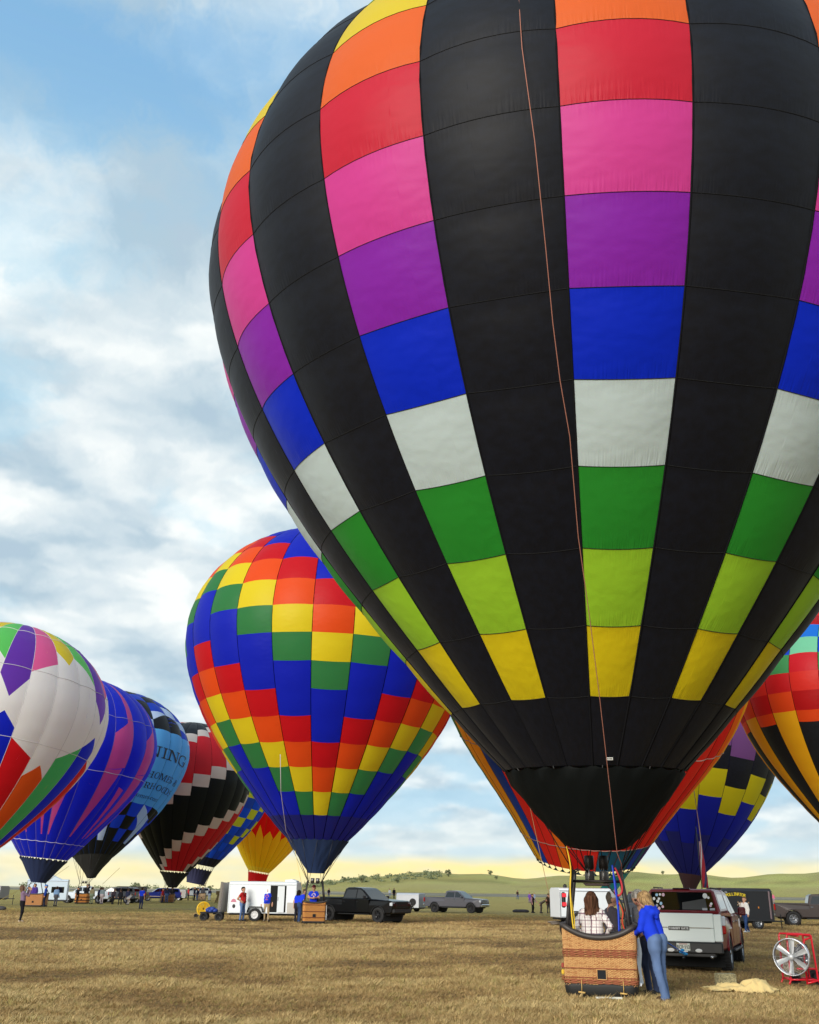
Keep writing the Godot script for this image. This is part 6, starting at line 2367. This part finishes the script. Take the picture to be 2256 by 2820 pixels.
	line("rope", "rope rising right from the tan basket along the blue balloon", [Vector3(-32.97, 2.2, -97), Vector3(-29.9, 3.46, -93)], 0.018, srgb(170, 156, 110))
	line("rope", "rope rising right from the striped wicker basket", [Vector3(-33.9, 2.1, -118), Vector3(-31.35, 3.79, -115)], 0.02, srgb(170, 156, 110))
	line("rope", "pale line down the left side of the rainbow checked balloon", [Vector3(-6.4, 8.1, -51.0), Vector3(-6.45, 6.4, -52.6), Vector3(-6.35, 4.6, -55.0), Vector3(-6.2, 4.1, -56.6)], 0.016, srgb(190, 180, 190))
	line("rope", "thin pale line from the rainbow balloon's mouth down to the centre basket", [Vector3(-6.03, 3.7, -57), Vector3(-5.45, 1.5, -57)], 0.014, srgb(220, 200, 130))
	# furled flag
	t = thing("flag", "furled red, white and blue flag hanging above the maroon truck", "flag", Vector3(8.5, 0, -29.6), 10)
	var cols := [srgb(52, 60, 96), srgb(210, 206, 206), srgb(176, 30, 48)]
	for k in 7:
		w = MB.new(true)
		var pts := []
		var rad := []
		for i in 11:
			var u := i / 10.0
			var yy := lerpf(3.1, 1.86, u)
			pts.append(Vector3(-0.04 + 0.055 * u + cos(k * 0.9 + u * 4.0) * 0.035 * (0.4 + u), yy, sin(k * 0.9 + u * 4.0) * 0.035 * (0.4 + u)))
			rad.append(lerpf(0.012, 0.042, sin(PI * minf(u * 1.3, 1.0) * 0.5)))
		w.tube(pts, rad, 7)
		obj("fold", w.done(), M("flag_" + str(k % 3), cols[[2, 1, 2, 1, 2, 0, 2][k]] if k != 5 else cols[0], 0.75) if false else M("flag_c%d" % [2, 1, 2, 1, 2, 0, 2][k], cols[[2, 1, 2, 1, 2, 0, 2][k]], 0.75), t)
	w = MB.new(true)
	w.cyl(Vector3(-0.10, 1.7, 0), Vector3(-0.12, 3.5, 0), 0.013)
	obj("pole", w.done(), M("steel_dark", Color(0.25, 0.25, 0.26), 0.4, 0.8), t)
	w = MB.new()
	w.box(Vector3(-0.10, 0.85, 0), Vector3(0.05, 1.7, 0.05), 0.01)
	w.box(Vector3(-0.10, 0.03, 0), Vector3(0.4, 0.06, 0.4), 0.01)
	obj("stand", w.done(), M("steel_dark"), t)
	# heaps and bags
	for q in [["rope_heap", "pale grey heap of coiled rope in front of the white trailer by the front basket", Vector3(8.95, 0, -62.4), 0.38, srgb(120, 112, 104), 12], ["equipment_bag", "dark bag lying on the far grass left of the rope handlers", Vector3(11.45, 0, -102.5), 0.55, srgb(40, 40, 46), 5], ["dark_mat", "dark flat bundle on the grass at the left edge", Vector3(-30.6, 0, -80), 0.5, srgb(70, 70, 72), 5]]:
		w = MB.new(true)
		for i in q[5]:
			var an: float = i * 2.4
			var rr: float = q[3] * (0.2 + 0.8 * (i % 5) / 5.0)
			if q[0] == "rope_heap":
				var ring := []
				for j in 15:
					var a2 := TAU * j / 14
					ring.append(Vector3(cos(an) * rr * 0.7 + cos(a2) * 0.26, 0.05 + 0.025 * (i % 6) + 0.02 * sin(a2 * 2 + i), sin(an) * rr * 0.4 + sin(a2) * 0.2))
				w.tube(ring, 0.028, 5, false)
			else:
				w.ball(Vector3(cos(an) * rr * 1.1, 0.13, sin(an) * rr * 0.3), Vector3(q[3] * 0.8, 0.17, q[3] * 0.5), 8)
		var hp := obj(q[0], w.done(), M(q[0], q[4], 0.9))
		hp.position = q[2]
		tag(hp, q[1], {"rope_heap": "rope", "equipment_bag": "bag", "dark_mat": "bundle"}[q[0]])
	# yellow fan left of the white trailer
	t = thing("inflation_fan", "yellow round inflation fan left of the white trailer", "fan", Vector3(-12.64, 0, -66.8), 14)
	t.scale = Vector3.ONE * 0.86
	var ym := M("fan_yellow", srgb(232, 190, 34), 0.5)
	w = MB.new(true)
	w.lathe([Vector2(0.46, -0.16), Vector2(0.50, -0.13), Vector2(0.50, 0.13), Vector2(0.46, 0.16), Vector2(0.44, 0.13), Vector2(0.44, -0.16)], 28, Transform3D(Basis(Vector3.RIGHT, PI / 2), Vector3(0, 0.60, 0)))
	for i in 24:
		w.cyl(Vector3(cos(TAU * i / 24) * 0.07, 0.60 + sin(TAU * i / 24) * 0.07, 0.16), Vector3(cos(TAU * i / 24) * 0.47, 0.60 + sin(TAU * i / 24) * 0.47, 0.15), 0.008, -1, 5)
	for k in 11:
		var ring := []
		for i in 25:
			var rr := 0.08 + k * 0.036
			ring.append(Vector3(cos(TAU * i / 24) * rr, 0.60 + sin(TAU * i / 24) * rr, 0.16))
		w.tube(ring, 0.009, 4, false)
	obj("shroud", w.done(), ym, t)
	for i in 5:
		w = MB.new()
		var bs := Basis(Vector3.BACK, TAU * i / 5) * Basis(Vector3.RIGHT, 0.5)
		w.box(Vector3(0, 0.60, 0) + Basis(Vector3.BACK, TAU * i / 5) * Vector3(0.24, 0, 0), Vector3(0.38, 0.20, 0.02), 0.005, bs)
		obj("blade", w.done(), ym, t)
	w = MB.new()
	w.box(Vector3(0.04, 0.62, -0.05), Vector3(0.22, 0.24, 0.2), 0.02)
	obj("motor", w.done(), M("motor_brown", srgb(120, 84, 40), 0.7), t)
	w = MB.new(true)
	w.tube([Vector3(-0.42, 0.05, 0), Vector3(-0.30, 0.22, 0), Vector3(0.30, 0.22, 0), Vector3(0.38, 0.02, 0)], 0.03, 6)
	w.tube([Vector3(-0.30, 0.22, 0), Vector3(-0.58, 0.75, -0.1)], 0.02, 6)
	obj("stand", w.done(), M("motor_black", Color(0.10, 0.10, 0.10), 0.5), t)
	wheel(t, Vector3(-0.52, 0.13, 0.0), 0.13, 0.08, 1.0, M("rim_black", Color(0.16, 0.16, 0.17), 0.4, 0.5), 4)
	# low cart with a blue tarpaulin
	t = thing("cart", "low black wheeled cart carrying a blue tarpaulin at the white trailer's tail", "cart", Vector3(-10.95, 0, -60.6), 4)
	w = MB.new()
	w.box(Vector3(0, 0.42, 0), Vector3(1.3, 0.07, 0.8), 0.01)
	w.box(Vector3(0.55, 0.36, 0), Vector3(1.0, 0.05, 0.06), 0.01)
	obj("deck", w.done(), M("underbody", Color(0.07, 0.07, 0.07), 0.9), t)
	for q in [[-0.42, 0.42], [0.42, 0.42], [-0.42, -0.42], [0.42, -0.42]]:
		wheel(t, Vector3(q[0], 0.22, q[1]), 0.22, 0.16, signf(q[1]), M("rim_black"), 5)
	w = MB.new(true)
	for i in 7:
		w.ball(Vector3(-0.22 + 0.08 * i * 0.8, 0.58 + 0.05 * sin(i * 2.0), 0.1 * cos(i * 3.0)), Vector3(0.17, 0.13, 0.2), 7)
	tag(obj("tarpaulin", w.done(), M("tarp_blue", srgb(34, 60, 140), 0.6)), "crumpled blue tarpaulin lying on the low black cart", "tarpaulin").position = Vector3(-10.95, -0.02, -60.6)
	# folding table, tripod
	t = thing("folding_table", "low beige table left of the basket of the stair striped balloon", "table", Vector3(-34.9, 0.0, -148), 0)
	w = MB.new()
	w.box(Vector3(0, 0.74, 0), Vector3(1.5, 0.05, 0.7), 0.01)
	obj("table_top", w.done(), M("table_beige", srgb(206, 180, 140), 0.7), t)
	for q in [[-0.65, -0.28], [0.65, -0.28], [0.65, 0.28], [-0.65, 0.28]]:
		w = MB.new()
		w.cyl(Vector3(q[0], 0, q[1]), Vector3(q[0] * 0.95, 0.72, q[1]), 0.025)
		obj("leg", w.done(), M("steel_dark"), t)
	t = thing("tripod_stand", "small brown tripod stand on the far grass left of the white trailer", "stand", Vector3(-26.33, 0, -150), 20)
	for i in 3:
		w = MB.new()
		var an := TAU * i / 3 + 0.3
		w.cyl(Vector3(cos(an) * 0.75, 0, sin(an) * 0.5), Vector3(0, 1.5, 0), 0.09)
		obj("leg", w.done(), M("stand_brown", srgb(120, 100, 66), 0.8), t)
	w = MB.new()
	w.box(Vector3(0, 1.3, 0), Vector3(0.9, 0.5, 0.3), 0.03)
	obj("panel", w.done(), M("stand_brown"), t)

# ---------------------------------------------------------------- shrubs and trees far off
func crown(w: MB, c: Vector3, r: Vector3, n: int, leaf: float) -> void:
	for i in n:
		var d := Vector3(rng.randfn(), rng.randfn(), rng.randfn()).normalized() * pow(rng.randf(), 0.45)
		var p := c + d * r * (0.75 + 0.35 * sin(d.x * 7.0 + c.x) * cos(d.z * 6.0))
		var u := Vector3(rng.randfn(), rng.randfn() * 0.6, rng.randfn()).normalized() * leaf
		var v := u.cross(Vector3(rng.randfn(), rng.randfn(), rng.randfn())).normalized() * leaf
		w.quad(p - u, p - v * 0.7, p + u, p + v * 0.7)

func trees() -> void:
	var m := M("shrub_leaf", Color(0.17, 0.19, 0.105).linear_to_srgb(), 0.9)
	m.backlight_enabled = true
	m.backlight = Color(0.25, 0.3, 0.1)
	var bark := M("bark", Color(0.09, 0.07, 0.05).linear_to_srgb(), 0.95)
	var protos := []
	for k in 3:
		var t := thing("tree", "", "tree", Vector3.ZERO)
		var w := MB.new(true)
		w.tube([Vector3(0, -0.3, 0), Vector3(0.1, 1.2, 0), Vector3(0.0, 2.6, 0.1)], [0.28, 0.2, 0.1], 7)
		for i in 5:
			var an: float = i * 1.3 + k
			w.tube([Vector3(0, 1.2 + i * 0.2, 0), Vector3(cos(an) * 1.4, 2.6 + i * 0.2, sin(an) * 1.2)], [0.11, 0.04], 5)
		obj("trunk", w.done(), bark, t)
		w = MB.new()
		for i in 9:
			var an: float = i * 2.4 + k
			crown(w, Vector3(cos(an) * (0.4 + 0.16 * i), 1.2 + (i * 5 % 9) * 0.30, sin(an) * (0.4 + 0.13 * i)), Vector3(1.2, 0.95, 1.2) * (1.0 - 0.03 * i), 120, 0.18)
		obj("crown", w.done(), m, t)
		protos.append(t)
	var list := [["round bushy tree on the left horizon beside the stair striped balloon", -106.0, -415.0, 1.35, 0],
		["small dark tree standing alone on the hilltop behind the teal skirt", 46.0, -560.0, 1.2, 1],
		["largest clump tree on the hilltop right of the purple balloon's throat", 119.0, -580.0, 1.5, 2],
		["second clump tree on the hilltop, right of the largest", 127.0, -582.0, 1.1, 0],
		["small rightmost tree of the hilltop row right of the purple balloon", 146.0, -590.0, 0.9, 1],
		["dark shrub on the ridge left of the centre basket", -70.0, -560.0, 1.3, 1],
		["dark shrub on the ridge above the black pickup's cab", -30.0, -520.0, 1.1, 2],
		["broad dark bush in the hollow of the ridge above the black pickup's hood", -19.0, -470.0, 1.4, 0],
		["pale green bush on the slope above the small silver trailer", -3.0, -450.0, 1.2, 2],
		["solitary green bush high on the slope above the dark grey pickup", 22.0, -520.0, 1.5, 0],
		["small bush on the hill crest left of the striped balloon", 44.0, -500.0, 0.8, 1],
		["small tree on the left horizon left of the white trailer", -96.0, -520.0, 1.3, 2]]
	for i in list.size():
		var q: Array = list[i]
		var t: Node3D = protos[q[4]]
		if t.has_meta("used"):
			t = t.duplicate()
			t.name = numbered("tree")
			add_child(t)
		else:
			t.set_meta("used", true)
		t.position = Vector3(q[1], ground_y(q[1], q[2]) - 0.2, q[2])
		t.rotation.y = i * 1.7
		t.scale = Vector3(0.85, 0.75, 0.85) * q[3] * 0.75
		t.set_meta("label", q[0])
	for t in protos:
		t.remove_meta("used")
	# the continuous dark line of scrub along the left horizon, and scrub on the ridge
	var w := MB.new()
	for i in 150:
		var x := -330.0 + i * 1.9 + rng.randf_range(-1, 1)
		var z := -560.0 - rng.randf() * 160.0
		var s := rng.randf_range(0.7, 2.2) * (0.6 + 0.8 * absf(sin(i * 0.21)))
		crown(w, Vector3(x, ground_y(x, z) + s * 0.5, z), Vector3(3.2, s, 3.0), 46, 0.5)
	for i in 120:
		var u := rng.randf()
		var x := lerpf(-95.0, 18.0, u) + rng.randf_range(-4, 4)
		var z := -470.0 - rng.randf() * 110.0
		var s := rng.randf_range(0.5, 1.5)
		crown(w, Vector3(x, ground_y(x, z) + s * 0.4, z), Vector3(3.0, s, 2.5), 40, 0.45)
	var sc := obj("scrub", w.done(), m)
	tag(sc, "dark far off scrub along the left horizon and the ridge", "scrub")
	sc.set_meta("kind", "stuff")

func _ready() -> void:
	rng.seed = 20240907
	set_camera()
	set_light()
	palette()
	ground()
	trees()
	ROPE = [Vector3(2.9, 18.98, -16.0), Vector3(2.2, 18.2, -13.6), Vector3(1.5, 16.0, -10.95), Vector3(1.44, 13.79, -10.32), Vector3(1.45, 12.41, -10.20), Vector3(1.56, 10.71, -10.12), Vector3(1.74, 9.54, -10.74), Vector3(1.87, 8.70, -11.23), Vector3(2.00, 8.06, -11.64), Vector3(2.17, 7.43, -12.07), Vector3(2.37, 6.29, -12.92), Vector3(2.60, 5.39, -13.64), Vector3(2.85, 4.40, -14.51), Vector3(3.13, 3.28, -15.56), Vector3(3.40, 2.25, -16.59), Vector3(3.49, 2.09, -16.75), Vector3(3.68, 1.88, -17.60)]
	hero_balloon()
	other_balloons()
	vehicles()
	front_basket()
	baskets()
	props()
	near_people()
	mid_people()
	far_people()

func baskets() -> void:
	basket("wicker basket with white cloth on its side under the rainbow checked balloon", Vector3(-4.9, 0, -57.6), 8, 0.62, 0.55, 1.14, srgb(206, 140, 72), srgb(110, 60, 34), {"up": 2.16, "cloth": true, "bands": [0.32, 0.62, 0.95], "hole_x": 0.0})
	basket("tan rectangular basket with black ends under the blue balloon", Vector3(-34.04, 0, -97.6), -6, 0.98, 0.65, 1.16, srgb(190, 134, 84), srgb(40, 34, 30), {"up": 2.25, "bands": []})
	basket("striped wicker basket with dark bands under the checked lettered balloon", Vector3(-37.05, 0, -121.6), 0, 0.72, 0.6, 1.14, srgb(206, 132, 60), srgb(70, 44, 30), {"up": 2.3, "bands": [0.35, 0.7], "band_r": 0.05})
	basket("brown wicker basket under the stair striped balloon", Vector3(-31.73, 0, -141.6), 0, 0.85, 0.6, 1.1, srgb(150, 104, 60), srgb(80, 50, 34), {"up": 2.3})
	basket("small beige basket under the blue balloon with yellow checks", Vector3(-32.54, ground_y(-32.5, -169.6), -169.6), 0, 0.62, 0.55, 1.15, srgb(206, 176, 140), srgb(150, 110, 80), {"up": 2.3})
